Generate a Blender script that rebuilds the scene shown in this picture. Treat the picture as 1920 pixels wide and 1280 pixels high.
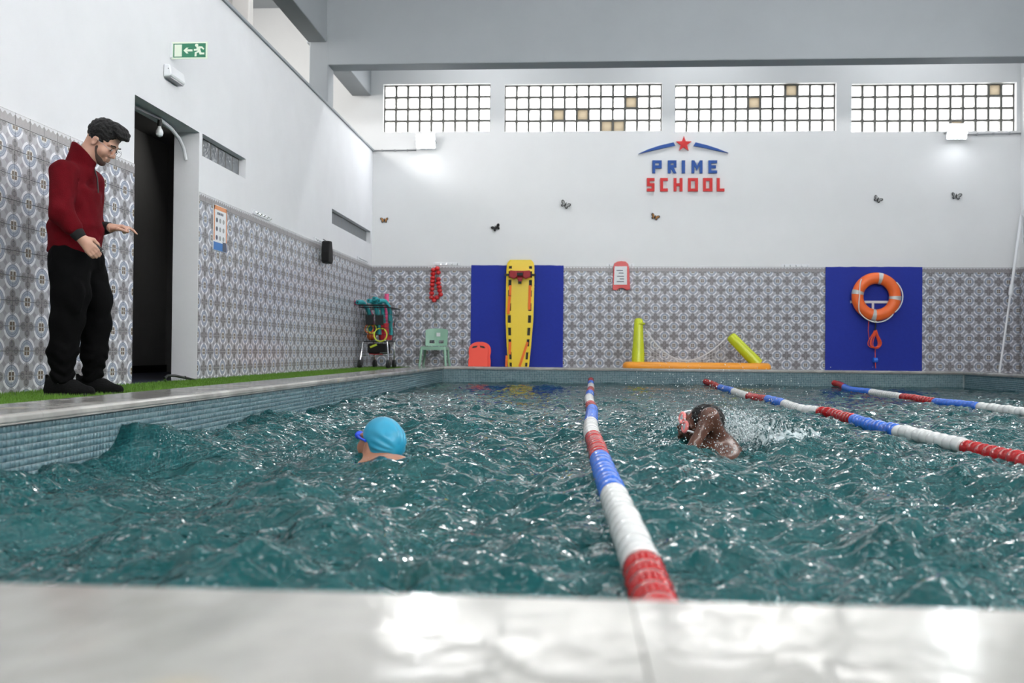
import bpy, bmesh, math, random
import numpy as np
from mathutils import Vector, Matrix

for o in list(bpy.data.objects):
    bpy.data.objects.remove(o)
S = bpy.context.scene
COL = S.collection
rng = random.Random(7)
nrg = np.random.default_rng(7)

# ------------------------------------------------------------------ camera
F_PX, YAW, PITCH, ROLL = 1720.0, 0.0668419, 0.0110228, 0.0091234
CAM = np.array([0.0, 0.0, 0.2487])
_c, _s = math.cos(YAW), math.sin(YAW)
_cp, _sp = math.cos(PITCH), math.sin(PITCH)
fwd = Vector((-_s * _cp, _c * _cp, _sp))
up0 = Vector((_s * _sp, -_c * _sp, _cp))
rt0 = Vector((_c, _s, 0))
cr, sr = math.cos(ROLL), math.sin(ROLL)
rt = cr * rt0 + sr * up0
up = -sr * rt0 + cr * up0
cd = bpy.data.cameras.new('camera')
cam = bpy.data.objects.new('camera', cd)
COL.objects.link(cam)
cam.matrix_world = Matrix(((rt.x, up.x, -fwd.x, CAM[0]), (rt.y, up.y, -fwd.y, CAM[1]),
                           (rt.z, up.z, -fwd.z, CAM[2]), (0, 0, 0, 1)))
cd.sensor_width = 36.0
cd.lens = F_PX * 36 / 1920
cd.clip_start = 0.05
cd.clip_end = 200
cd.dof.use_dof = True
cd.dof.focus_distance = 6.6
cd.dof.aperture_fstop = 2.8
S.camera = cam

# ------------------------------------------------------------------ sky, daylight, exposure
W = bpy.data.worlds.new('world')
S.world = W
W.use_nodes = True
W.node_tree.nodes['Background'].inputs[0].default_value = (1.0, 0.99, 0.97, 1)
W.node_tree.nodes['Background'].inputs[1].default_value = 32.0
S.view_settings.view_transform = 'Standard'
S.view_settings.look = 'None'
S.view_settings.exposure = -0.2
S.view_settings.gamma = 1.0
S.view_settings.use_curve_mapping = False
S.cycles.max_bounces = 4
S.cycles.diffuse_bounces = 3
S.cycles.glossy_bounces = 2
S.cycles.transparent_max_bounces = 6
S.cycles.adaptive_threshold = 0.06
S.cycles.sample_clamp_indirect = 6.0
S.cycles.caustics_reflective = False
S.cycles.caustics_refractive = False


def area(name, loc, target, sx, sy, power, color=(1, 1, 1), portal=False):
    l = bpy.data.lights.new(name, 'AREA')
    l.shape = 'RECTANGLE'
    l.size, l.size_y = sx, sy
    l.energy = power
    l.color = color
    if portal:
        l.cycles.is_portal = True
    o = bpy.data.objects.new(name, l)
    COL.objects.link(o)
    o.location = loc
    d = Vector(target) - Vector(loc)
    o.rotation_euler = d.to_track_quat('-Z', 'Y').to_euler()
    return o


XW, XR, YB, YF = -3.483, 7.336, 15.625, -2.6        # room
XP0, XP1, YP0, YP1 = -2.10, 6.075, 0.924, 14.736   # pool edge
ZF, ZW = -0.0505, -0.245                            # deck floor, water
COPW = 0.385
ZC = 6.2

# daylight through the right wall's high windows; added unseen fill behind the camera
for i, y in enumerate((0.5, 4.0, 7.5)):
    area('daylight_right', (XR - 0.02, y, 4.43), (XR - 1.0, y, 4.0), 2.7, 0.8, 42, (0.93, 0.96, 1.0))
for i, x in enumerate((-1.8, 1.3, 4.4)):
    area('rear_fill', (x, YF + 0.02, 4.43), (x, YF + 1.0, 4.2), 2.6, 0.8, 20, (0.97, 0.98, 1.0))
area('gallery_fill', (-5.62, 12.4, 4.7), (-4.3, 15.6, 4.4), 1.6, 0.8, 170, (1.0, 0.98, 0.95))  # added light to brighten the gallery's end wall; no window built there
# weak fill added to lift the dark corridor, no lamp there
area('corridor_fill', (-4.4, 10.8, 2.8), (-4.6, 8.0, 1.0), 0.3, 0.3, 5.0, (1.0, 0.97, 0.92))
# unseen fills added under the ceiling, for end-wall brightness and glints on the water
for x in (-1.5, 2.0, 5.5):
    area('ceiling_fill', (x, 14.2, ZC - 0.06), (x, 14.2, 0), 1.2, 0.3, 48, (0.96, 0.98, 1.0))
for x in (-2.9, -0.2, 2.6, 5.4):
    for y in (3.0, 6.0, 9.2):
        area('ceiling_fill', (x, y, ZC - 0.06), (x, y, 0), 1.2, 0.35, 32, (0.96, 0.98, 1.0))



# ------------------------------------------------------------------ pixel helpers (place things on known planes)
def ray(px, py):
    a = (px - 960) / F_PX
    b = -(py - 640) / F_PX
    d = fwd + a * rt + b * up
    return np.array(d)


def on(axis, val, px, py):
    q = ray(px, py)
    t = (val - CAM[axis]) / q[axis]
    return CAM + t * q


def Bk(px, py, off=0.0):
    return on(1, YB - off, px, py)


def Lf(px, py, off=0.0):
    return on(0, XW + off, px, py)


def Zp(px, py, z):
    return on(2, z, px, py)


# ------------------------------------------------------------------ materials
def srgb(r, g, b):
    def f(c):
        c /= 255.0
        return c / 12.92 if c <= 0.04045 else ((c + 0.055) / 1.055) ** 2.4
    return (f(r), f(g), f(b), 1.0)


def N(nt, t, **kw):
    n = nt.nodes.new(t)
    for k, v in kw.items():
        setattr(n, k, v)
    return n


def mat(name, col, rough=0.5, metal=0.0, noise=None, bump=None, spec=0.5, trans=0.0, alpha=1.0, coat=0.0, sheen=0.0, sss=0.0):
    """plain principled material; noise=(scale, amount) varies the colour, bump=(scale, strength)"""
    m = bpy.data.materials.new(name)
    m.use_nodes = True
    nt = m.node_tree
    b = nt.nodes['Principled BSDF']
    b.inputs['Base Color'].default_value = col
    b.inputs['Roughness'].default_value = rough
    b.inputs['Metallic'].default_value = metal
    b.inputs['Specular IOR Level'].default_value = spec
    b.inputs['Transmission Weight'].default_value = trans
    b.inputs['Alpha'].default_value = alpha
    b.inputs['Coat Weight'].default_value = coat
    b.inputs['Sheen Weight'].default_value = sheen
    if sss:
        b.inputs['Subsurface Weight'].default_value = sss
        b.inputs['Subsurface Radius'].default_value = (0.01, 0.004, 0.002)
    tc = N(nt, 'ShaderNodeTexCoord')
    if noise:
        no = N(nt, 'ShaderNodeTexNoise')
        no.inputs['Scale'].default_value = noise[0]
        no.inputs['Detail'].default_value = 6
        nt.links.new(tc.outputs['Object'], no.inputs['Vector'])
        mx = N(nt, 'ShaderNodeMix', data_type='RGBA')
        a = noise[1]
        mx.inputs[6].default_value = tuple(c * (1 - a) for c in col[:3]) + (1,)
        mx.inputs[7].default_value = tuple(min(1, c * (1 + a)) for c in col[:3]) + (1,)
        nt.links.new(no.outputs['Fac'], mx.inputs[0])
        nt.links.new(mx.outputs[2], b.inputs['Base Color'])
    if bump:
        no = N(nt, 'ShaderNodeTexNoise')
        no.inputs['Scale'].default_value = bump[0]
        no.inputs['Detail'].default_value = 4
        nt.links.new(tc.outputs['Object'], no.inputs['Vector'])
        bp = N(nt, 'ShaderNodeBump')
        bp.inputs['Strength'].default_value = bump[1]
        bp.inputs['Distance'].default_value = 0.01
        nt.links.new(no.outputs['Fac'], bp.inputs['Height'])
        nt.links.new(bp.outputs['Normal'], b.inputs['Normal'])
    return m


def emit(name, col, s):
    m = bpy.data.materials.new(name)
    m.use_nodes = True
    nt = m.node_tree
    nt.nodes.clear()
    e = N(nt, 'ShaderNodeEmission')
    e.inputs[0].default_value = col
    e.inputs[1].default_value = s
    o = N(nt, 'ShaderNodeOutputMaterial')
    nt.links.new(e.outputs[0], o.inputs[0])
    return m


class G:
    """tiny expression helper for math nodes"""
    def __init__(s, nt):
        s.nt = nt

    def m(s, op, *a):
        n = N(s.nt, 'ShaderNodeMath', operation=op)
        for i, v in enumerate(a):
            if isinstance(v, (int, float)):
                n.inputs[i].default_value = v
            else:
                s.nt.links.new(v, n.inputs[i])
        return n.outputs[0]

    def mix(s, fac, a, b):
        n = N(s.nt, 'ShaderNodeMix', data_type='RGBA')
        for i, v in ((0, fac), (6, a), (7, b)):
            if isinstance(v, (int, float, tuple)):
                n.inputs[i].default_value = v
            else:
                s.nt.links.new(v, n.inputs[i])
        return n.outputs[2]


TT = 0.1558          # wall tile size
ZT0 = 1.626          # top joint of the patterned tiles
ZDADO = 1.708
Y0L, X0B = 5.468, 2.625


def azulejo(name, axis, off):
    """printed tile pattern: rings with four-part centres, grey quatrefoils, white arcs"""
    m = bpy.data.materials.new(name)
    m.use_nodes = True
    nt = m.node_tree
    b = nt.nodes['Principled BSDF']
    g = G(nt)
    geo = N(nt, 'ShaderNodeNewGeometry')
    sp = N(nt, 'ShaderNodeSeparateXYZ')
    nt.links.new(geo.outputs['Position'], sp.inputs[0])
    h = sp.outputs[axis]
    z = sp.outputs[2]
    u = g.m('DIVIDE', g.m('SUBTRACT', h, off), TT)
    v = g.m('DIVIDE', g.m('SUBTRACT', z, ZT0), TT)
    a = g.m('MULTIPLY', g.m('ADD', u, v), 0.5)
    c = g.m('MULTIPLY', g.m('SUBTRACT', u, v), 0.5)

    def cell(a, c):
        fa = g.m('SUBTRACT', a, g.m('ROUND', a))
        fc = g.m('SUBTRACT', c, g.m('ROUND', c))
        du = g.m('ABSOLUTE', g.m('ADD', fa, fc))
        dv = g.m('ABSOLUTE', g.m('SUBTRACT', fa, fc))
        r = g.m('SQRT', g.m('ADD', g.m('MULTIPLY', du, du), g.m('MULTIPLY', dv, dv)))
        return du, dv, r
    du, dv, r = cell(a, c)
    eu, ev, fr = cell(g.m('ADD', a, 0.5), g.m('ADD', c, 0.5))
    mxd = g.m('MAXIMUM', du, dv)
    mnd = g.m('MINIMUM', du, dv)
    no = N(nt, 'ShaderNodeTexNoise')
    no.inputs['Scale'].default_value = 60
    no.inputs['Detail'].default_value = 3
    nt.links.new(geo.outputs['Position'], no.inputs['Vector'])
    nf = no.outputs['Fac']
    n2 = N(nt, 'ShaderNodeTexNoise')
    n2.inputs['Scale'].default_value = 1.3
    nt.links.new(geo.outputs['Position'], n2.inputs['Vector'])
    lt = lambda x, t: g.m('LESS_THAN', x, t)
    gt = lambda x, t: g.m('GREATER_THAN', x, t)
    AND = lambda x, y: g.m('MULTIPLY', x, y)
    # ground between figures
    colr = g.mix(nf, srgb(160, 159, 165), srgb(186, 186, 194))
    # little ovals half way between two rings
    dm = g.m('ABSOLUTE', g.m('SUBTRACT', r, 0.707))
    diag = g.m('SUBTRACT', mxd, mnd)
    colr = g.mix(AND(lt(dm, 0.10), lt(diag, 0.13)), colr, srgb(150, 150, 156))
    # quatrefoil: four lobes + centre
    lobe = g.m('SQRT', g.m('ADD', g.m('POWER', g.m('SUBTRACT', g.m('MAXIMUM', eu, ev), 0.27), 2.0), g.m('POWER', g.m('MINIMUM', eu, ev), 2.0)))
    fl = g.m('MAXIMUM', lt(lobe, 0.19), lt(fr, 0.26))
    colr = g.mix(fl, colr, g.mix(nf, srgb(116, 113, 116), srgb(150, 147, 149)))
    colr = g.mix(lt(g.m('ABSOLUTE', g.m('SUBTRACT', lobe, 0.10)), 0.018), colr, srgb(100, 100, 106))
    # white arcs facing each other on the diagonals
    arc = AND(AND(gt(r, 0.455), lt(r, 0.565)), lt(diag, 0.34))
    colr = g.mix(arc, colr, srgb(232, 233, 238))
    # blue ring
    ring = AND(gt(r, 0.245), lt(r, 0.43))
    colr = g.mix(ring, colr, g.mix(nf, srgb(146, 154, 172), srgb(176, 183, 198)))
    line = g.m('MAXIMUM', lt(g.m('ABSOLUTE', g.m('SUBTRACT', r, 0.435)), 0.014), lt(g.m('ABSOLUTE', g.m('SUBTRACT', r, 0.335)), 0.012))
    colr = g.mix(line, colr, srgb(124, 131, 148))
    colr = g.mix(lt(r, 0.25), colr, srgb(214, 214, 214))
    brown = AND(lt(mxd, 0.165), gt(mnd, 0.022))
    colr = g.mix(brown, colr, g.mix(nf, srgb(84, 72, 62), srgb(128, 116, 102)))
    # moulded border row at the top
    bz = gt(z, ZT0)
    bu = g.m('ABSOLUTE', g.m('SUBTRACT', g.m('FRACT', g.m('MULTIPLY', u, 3.0)), 0.5))
    bv = g.m('DIVIDE', g.m('SUBTRACT', z, ZT0), 0.082)
    tri = AND(gt(bv, g.m('ADD', 0.58, g.m('MULTIPLY', bu, 0.5))), lt(bv, 0.93))
    bc = g.mix(nf, srgb(132, 129, 131), srgb(160, 157, 158))
    bc = g.mix(tri, bc, srgb(205, 205, 210))
    colr = g.mix(bz, colr, bc)
    nt.links.new(colr, b.inputs['Base Color'])
    b.inputs['Roughness'].default_value = 0.22
    b.inputs['Specular IOR Level'].default_value = 0.35
    return m


def marble(name, base, vein, scale=2.2, rough=0.09, stain=True):
    m = bpy.data.materials.new(name)
    m.use_nodes = True
    nt = m.node_tree
    b = nt.nodes['Principled BSDF']
    g = G(nt)
    geo = N(nt, 'ShaderNodeNewGeometry')
    no = N(nt, 'ShaderNodeTexNoise')
    no.inputs['Scale'].default_value = scale
    no.inputs['Detail'].default_value = 8
    no.inputs['Distortion'].default_value = 1.2
    nt.links.new(geo.outputs['Position'], no.inputs['Vector'])
    r1 = N(nt, 'ShaderNodeValToRGB')
    r1.color_ramp.elements[0].position = 0.35
    r1.color_ramp.elements[0].color = vein
    r1.color_ramp.elements[1].position = 0.62
    r1.color_ramp.elements[1].color = base
    nt.links.new(no.outputs['Fac'], r1.inputs[0])
    colr = r1.outputs[0]
    if stain:
        n2 = N(nt, 'ShaderNodeTexNoise')
        n2.inputs['Scale'].default_value = 5.5
        n2.inputs['Detail'].default_value = 2
        nt.links.new(geo.outputs['Position'], n2.inputs['Vector'])
        k = N(nt, 'ShaderNodeMapRange')
        k.inputs[1].default_value = 0.64
        k.inputs[2].default_value = 0.78
        nt.links.new(n2.outputs['Fac'], k.inputs[0])
        colr = g.mix(g.m('MULTIPLY', k.outputs[0], 0.6), colr, srgb(196, 172, 128))
    nt.links.new(colr, b.inputs['Base Color'])
    n5 = N(nt, 'ShaderNodeTexNoise')
    n5.inputs['Scale'].default_value = 4
    n5.inputs['Detail'].default_value = 5
    nt.links.new(geo.outputs['Position'], n5.inputs['Vector'])
    kr = N(nt, 'ShaderNodeMapRange')
    kr.inputs[1].default_value = 0.40
    kr.inputs[2].default_value = 0.62
    kr.inputs[3].default_value = rough
    kr.inputs[4].default_value = 0.20
    nt.links.new(n5.outputs['Fac'], kr.inputs[0])
    nt.links.new(kr.outputs[0], b.inputs['Roughness'])
    n3 = N(nt, 'ShaderNodeTexNoise')
    n3.inputs['Scale'].default_value = 22
    nt.links.new(geo.outputs['Position'], n3.inputs['Vector'])
    bp = N(nt, 'ShaderNodeBump')
    bp.inputs['Strength'].default_value = 0.085
    bp.inputs['Distance'].default_value = 0.02
    nt.links.new(n3.outputs['Fac'], bp.inputs['Height'])
    nt.links.new(bp.outputs['Normal'], b.inputs['Normal'])
    return m


def plaster(name, col, amt=0.05, rough=0.75, bump=0.25):
    m = bpy.data.materials.new(name)
    m.use_nodes = True
    nt = m.node_tree
    b = nt.nodes['Principled BSDF']
    geo = N(nt, 'ShaderNodeNewGeometry')
    g = G(nt)
    no = N(nt, 'ShaderNodeTexNoise')
    no.inputs['Scale'].default_value = 1.6
    no.inputs['Detail'].default_value = 9
    no.inputs['Roughness'].default_value = 0.6
    nt.links.new(geo.outputs['Position'], no.inputs['Vector'])
    c0 = tuple(c * (1 - amt * 2) for c in col[:3]) + (1,)
    c1 = tuple(min(1, c * (1 + amt)) for c in col[:3]) + (1,)
    nt.links.new(g.mix(no.outputs['Fac'], c0, c1), b.inputs['Base Color'])
    b.inputs['Roughness'].default_value = rough
    b.inputs['Specular IOR Level'].default_value = 0.25
    n2 = N(nt, 'ShaderNodeTexNoise')
    n2.inputs['Scale'].default_value = 5
    n2.inputs['Detail'].default_value = 8
    nt.links.new(geo.outputs['Position'], n2.inputs['Vector'])
    bp = N(nt, 'ShaderNodeBump')
    bp.inputs['Strength'].default_value = bump
    bp.inputs['Distance'].default_value = 0.02
    nt.links.new(n2.outputs['Fac'], bp.inputs['Height'])
    nt.links.new(bp.outputs['Normal'], b.inputs['Normal'])
    return m


M = dict(
    wall=plaster('white_plaster', srgb(230, 231, 234)),
    wallback=plaster('white_plaster_smooth', srgb(232, 233, 234), 0.03, 0.6, 0.1),
    beam=plaster('grey_painted_concrete', srgb(160, 165, 169), 0.05, 0.7, 0.1),
    gallery=plaster('cream_plaster', srgb(228, 224, 220)),
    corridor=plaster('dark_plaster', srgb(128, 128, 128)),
    tileL=azulejo('patterned_tile_side', 1, Y0L), tileB=azulejo('patterned_tile_end', 0, X0B),
    grout=mat('grout', srgb(205, 205, 205), 0.7),
    marble=marble('coping_marble', srgb(188, 186, 181), srgb(152, 150, 146)),
    floor=mat('deck_concrete', srgb(140, 138, 132), 0.6, noise=(4, 0.15)),
    bluefloor=mat('dark_blue_floor', srgb(34, 40, 62), 0.5),
    poolgrout=mat('pool_grout', srgb(150, 165, 168), 0.5),
    poolbody=mat('pool_lining', srgb(104, 158, 162), 0.4),
    white=mat('white_plastic', srgb(235, 237, 240), 0.35),
    greymetal=mat('grey_metal', srgb(150, 152, 155), 0.35, 0.8),
    darkmetal=mat('dark_metal', srgb(42, 44, 46), 0.4, 0.6),
    chrome=mat('chrome', srgb(210, 212, 214), 0.12, 1.0),
    black=mat('black_rubber', srgb(14, 14, 15), 0.55),
    blacksoft=mat('black_fabric', srgb(12, 12, 13), 0.9, noise=(40, 0.3)),
    red=mat('red_plastic', srgb(196, 26, 30), 0.28, coat=0.3),
    redsign=mat('red_foam_letter', srgb(200, 36, 36), 0.6),
    bluesign=mat('blue_foam_letter', srgb(22, 74, 150), 0.6),
    bluemat=mat('blue_foam_mat', srgb(14, 40, 148), 0.75, noise=(30, 0.12), bump=(120, 0.3)),
    yellow=mat('yellow_plastic', srgb(238, 206, 40), 0.35),
    lime=mat('yellow_green_vinyl', srgb(204, 214, 40), 0.25, noise=(8, 0.06)),
    orange=mat('orange_vinyl', srgb(240, 158, 48), 0.3),
    orangering=mat('orange_foam', srgb(238, 106, 40), 0.4, noise=(12, 0.05)),
    strap=mat('orange_webbing', srgb(240, 118, 40), 0.7, noise=(60, 0.12)),
    coral=mat('coral_foam', srgb(244, 84, 66), 0.6),
    sage=mat('sage_plastic', srgb(138, 178, 156), 0.4),
    teal=mat('teal_foam', srgb(42, 150, 158), 0.6),
    pink=mat('pink_foam', srgb(232, 92, 140), 0.6),
    purple=mat('purple_foam', srgb(92, 70, 150), 0.6),
    rope_r=mat('float_red', srgb(166, 14, 18), 0.2, spec=0.5),
    rope_b=mat('float_blue', srgb(42, 108, 216), 0.22, spec=0.5),
    rope_w=mat('float_white', srgb(228, 230, 228), 0.24, coat=0.4, spec=0.6),
    cord=mat('white_cord', srgb(232, 232, 230), 0.6),
    redcord=mat('orange_red_cord', srgb(232, 84, 48), 0.6),
    greencord=mat('dark_green_cord', srgb(40, 74, 60), 0.7),
    band=mat('silver_reflective', srgb(196, 198, 196), 0.35, 0.2),
    signgreen=mat('sign_green', srgb(46, 118, 88), 0.4),
    signwhite=mat('sign_white', srgb(236, 244, 226), 0.4),
    skin=mat('skin_light', srgb(190, 148, 128), 0.5, noise=(14, 0.08), sss=0.1),
    skinboy=mat('skin_tan', srgb(172, 122, 98), 0.35, noise=(14, 0.08), sss=0.1),
    skindark=mat('skin_dark', srgb(88, 56, 44), 0.25, noise=(14, 0.1)),
    hair=mat('black_hair', srgb(9, 8, 8), 0.6, bump=(90, 0.9), spec=0.3),
    beard=mat('dark_beard', srgb(66, 50, 44), 0.8, noise=(120, 0.4)),
    jacket=mat('dark_red_fleece', srgb(88, 8, 18), 0.95, noise=(25, 0.18), bump=(160, 0.35), spec=0.12),
    trousers=mat('black_cotton', srgb(8, 8, 9), 0.95, noise=(30, 0.25), bump=(30, 0.5), spec=0.08),
    shoe=mat('black_mesh_shoe', srgb(13, 13, 14), 0.85, spec=0.15, noise=(60, 0.3), bump=(90, 0.5)),
    sock=mat('grey_white_sock', srgb(208, 206, 206), 0.9),
    cap=mat('blue_silicone', srgb(44, 152, 188), 0.35, noise=(10, 0.05)),
    goggle=mat('blue_goggle_plastic', srgb(40, 80, 225), 0.2),
    pinkmask=mat('pink_goggle_plastic', srgb(246, 140, 138), 0.3),
    lensglass=mat('goggle_lens', srgb(200, 214, 222), 0.05, spec=0.8),
    lip=mat('lip', srgb(150, 92, 84), 0.5),
    eyewhite=mat('eye', srgb(60, 48, 44), 0.2),
    wire=mat('trolley_wire', srgb(52, 62, 62), 0.35, 0.7),
    hoop=mat('lime_hoop', srgb(198, 214, 60), 0.35),
    ball=mat('orange_ball', srgb(206, 96, 44), 0.5),
    paper=mat('printed_sheet', srgb(226, 228, 230), 0.4, noise=(60, 0.15)),
    brownish=mat('amber_paint', srgb(176, 124, 66), 0.6, noise=(60, 0.3)),
    greyish=mat('grey_paint', srgb(158, 160, 160), 0.5),
    glassbulb=mat('bulb_glass', srgb(225, 228, 230), 0.08, spec=0.8),
    netcord=mat('net_cord', srgb(222, 222, 222), 0.7),
)


# ------------------------------------------------------------------ object helpers
def tag(o, label=None, cat=None, group=None, kind=None):
    if label:
        o['label'] = label
    if cat:
        o['category'] = cat
    if group:
        o['group'] = group
    if kind:
        o['kind'] = kind
    return o


def empty(name, loc=(0, 0, 0), rz=0.0):
    o = bpy.data.objects.new(name, None)
    o.empty_display_size = 0.1
    COL.objects.link(o)
    o.location = loc
    o.rotation_euler = (0, 0, rz)
    return o


def link(name, me, parent=None, loc=None):
    o = bpy.data.objects.new(name, me)
    COL.objects.link(o)
    if parent is not None:
        o.parent = parent
    if loc is not None:
        o.location = loc
    return o


def npmesh(name, V, Q, material, smooth=False):
    me = bpy.data.meshes.new(name)
    V = np.asarray(V, dtype=np.float32)
    Q = np.asarray(Q, dtype=np.int32)
    k = Q.shape[1]
    me.vertices.add(len(V))
    me.vertices.foreach_set('co', V.ravel())
    me.loops.add(Q.size)
    me.loops.foreach_set('vertex_index', Q.ravel())
    me.polygons.add(len(Q))
    me.polygons.foreach_set('loop_start', np.arange(0, Q.size, k, dtype=np.int32))
    me.update(calc_edges=True)
    me.validate()
    if material:
        me.materials.append(material)
    if smooth:
        me.polygons.foreach_set('use_smooth', [True] * len(me.polygons))
    return me


class MB:
    def __init__(s, origin=(0, 0, 0)):
        s.v, s.f, s.o = [], [], np.array(origin, float)

    def add(s, vs, fs):
        n = len(s.v)
        s.v += [tuple(np.asarray(p, float) - s.o) for p in vs]
        s.f += [tuple(i + n for i in f) for f in fs]
        return s

    def box(s, x0, y0, z0, x1, y1, z1):
        vs = [(x, y, z) for z in (z0, z1) for y in (y0, y1) for x in (x0, x1)]
        return s.add(vs, [(0, 2, 3, 1), (4, 5, 7, 6), (0, 1, 5, 4), (2, 6, 7, 3), (0, 4, 6, 2), (1, 3, 7, 5)])

    def obox(s, c, a, b, d):
        c, a, b, d = (np.array(t, float) for t in (c, a, b, d))
        vs = [c + i * a + j * b + k * d for k in (-1, 1) for j in (-1, 1) for i in (-1, 1)]
        return s.add(vs, [(0, 2, 3, 1), (4, 5, 7, 6), (0, 1, 5, 4), (2, 6, 7, 3), (0, 4, 6, 2), (1, 3, 7, 5)])

    def prism(s, pts, ext):
        """3-D polygon extruded by vector ext"""
        e = np.array(ext, float)
        n = len(pts)
        a = [np.array(p, float) for p in pts]
        vs = a + [p + e for p in a]
        fs = [tuple(range(n))[::-1], tuple(range(n, 2 * n))]
        fs += [(i, (i + 1) % n, n + (i + 1) % n, n + i) for i in range(n)]
        return s.add(vs, fs)

    def tube(s, path, r, n=8, closed=False, caps=True, flat=None):
        P = [np.array(p, float) for p in path]
        R = r if hasattr(r, '__len__') else [r] * len(P)
        m = len(P)
        tang = []
        for i in range(m):
            a = P[i - 1] if (i > 0 or closed) else P[i]
            b = P[(i + 1) % m] if (i < m - 1 or closed) else P[i]
            t = b - a
            tang.append(t / (np.linalg.norm(t) + 1e-9))
        ref = np.array((0, 0, 1.0)) if abs(tang[0][2]) < 0.9 else np.array((1.0, 0, 0))
        u = np.cross(tang[0], ref)
        u /= np.linalg.norm(u)
        vs = []
        for i in range(m):
            u = u - tang[i] * np.dot(u, tang[i])
            u /= np.linalg.norm(u) + 1e-9
            w = np.cross(tang[i], u)
            for k in range(n):
                an = 2 * math.pi * k / n
                vs.append(P[i] + R[i] * (math.cos(an) * u + math.sin(an) * w))
        fs = []
        for i in range(m if closed else m - 1):
            j = (i + 1) % m
            for k in range(n):
                l = (k + 1) % n
                fs.append((i * n + k, i * n + l, j * n + l, j * n + k))
        if caps and not closed:
            fs.append(tuple(range(n))[::-1])
            fs.append(tuple((m - 1) * n + k for k in range(n)))
        return s.add(vs, fs)

    def lathe(s, prof, c, axis=(0, 0, 1), n=20):
        """prof: list of (radius, height) along axis from c"""
        ax = np.array(axis, float)
        ax /= np.linalg.norm(ax)
        ref = np.array((0, 0, 1.0)) if abs(ax[2]) < 0.9 else np.array((1.0, 0, 0))
        u = np.cross(ax, ref)
        u /= np.linalg.norm(u)
        w = np.cross(ax, u)
        c = np.array(c, float)
        vs = [c + h * ax + r * (math.cos(2 * math.pi * k / n) * u + math.sin(2 * math.pi * k / n) * w) for r, h in prof for k in range(n)]
        fs = []
        for i in range(len(prof) - 1):
            for k in range(n):
                l = (k + 1) % n
                fs.append((i * n + k, i * n + l, (i + 1) * n + l, (i + 1) * n + k))
        fs.append(tuple(range(n))[::-1])
        fs.append(tuple((len(prof) - 1) * n + k for k in range(n)))
        return s.add(vs, fs)

    def ball(s, c, r, n=12, m=8):
        rr = r if hasattr(r, '__len__') else (r, r, r)
        vs = [(c[0] + rr[0] * math.sin(math.pi * i / m) * math.cos(2 * math.pi * k / n),
               c[1] + rr[1] * math.sin(math.pi * i / m) * math.sin(2 * math.pi * k / n),
               c[2] + rr[2] * math.cos(math.pi * i / m)) for i in range(1, m) for k in range(n)]
        vs += [(c[0], c[1], c[2] + rr[2]), (c[0], c[1], c[2] - rr[2])]
        t, b = len(vs) - 2, len(vs) - 1
        fs = []
        for i in range(m - 2):
            for k in range(n):
                l = (k + 1) % n
                fs.append((i * n + k, (i + 1) * n + k, (i + 1) * n + l, i * n + l))
        for k in range(n):
            l = (k + 1) % n
            fs.append((t, k, l))
            fs.append((b, (m - 2) * n + l, (m - 2) * n + k))
        return s.add(vs, fs)

    def mesh(s, name, material, smooth=False, bevel=0.0, seg=2):
        me = bpy.data.meshes.new(name)
        me.from_pydata(s.v, [], s.f)
        bm = bmesh.new()
        bm.from_mesh(me)
        bmesh.ops.recalc_face_normals(bm, faces=bm.faces)
        if bevel:
            ed = [e for e in bm.edges if len(e.link_faces) == 2 and e.calc_face_angle(0) > 0.6]
            bmesh.ops.bevel(bm, geom=ed, offset=bevel, segments=seg, profile=0.5, affect='EDGES', clamp_overlap=True)
        bm.to_mesh(me)
        bm.free()
        if material:
            me.materials.append(material)
        if smooth:
            me.polygons.foreach_set('use_smooth', [True] * len(me.polygons))
            try:
                me.set_sharp_from_angle(angle=math.radians(40))
            except Exception:
                pass
        return me

    def build(s, name, material, parent=None, smooth=False, bevel=0.0, seg=2):
        me = s.mesh(name, material, smooth, bevel, seg)
        return link(name, me, parent, tuple(s.o) if parent is None else None)


def struct(o):
    return tag(o, kind='structure')


def circle(c, r, u, v, n=24, a0=0.0, a1=2 * math.pi):
    c, u, v = np.array(c, float), np.array(u, float), np.array(v, float)
    full = abs(a1 - a0 - 2 * math.pi) < 1e-6
    k = n if full else n + 1
    return [c + r * (math.cos(a0 + (a1 - a0) * i / n) * u + math.sin(a0 + (a1 - a0) * i / n) * v) for i in range(k)]

# ================================================================== THE SETTING
WT = 0.24
DY0, DY1, DZ1 = 7.03, 8.29, 2.258                    # doorway
SW = ((8.36, 9.50, 2.055, 2.265), (12.98, 15.50, 2.07, 2.285))   # slit windows of the left wall
ZTOP = 3.68
b = MB()
x0, x1 = XW - WT, XW
b.box(x0, YF, ZF - 0.1, x1, DY0, ZTOP)
b.box(x0, DY0, DZ1, x1, DY1, ZTOP)
b.box(x0, DY1, ZF - 0.1, x1, YB, SW[0][2])
b.box(x0, DY1, SW[1][3], x1, YB, ZTOP)
b.box(x0, DY1, SW[0][2], x1, SW[0][0], SW[1][3])
b.box(x0, SW[0][0], SW[0][3], x1, SW[0][1], SW[1][3])
b.box(x0, SW[0][1], SW[0][2], x1, SW[1][0], SW[1][3])
b.box(x0, SW[1][0], SW[0][2], x1, SW[1][1], SW[1][2])
b.box(x0, SW[1][1], SW[0][2], x1, YB, SW[1][3])
wall_left = struct(b.build('wall_left', M['wall']))
# thin ledge on top of the low left wall
struct(MB().box(x0 - 0.02, YF, ZTOP, x1 + 0.025, YB, ZTOP + 0.035).build('trim_1', M['beam'], bevel=0.006))

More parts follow.
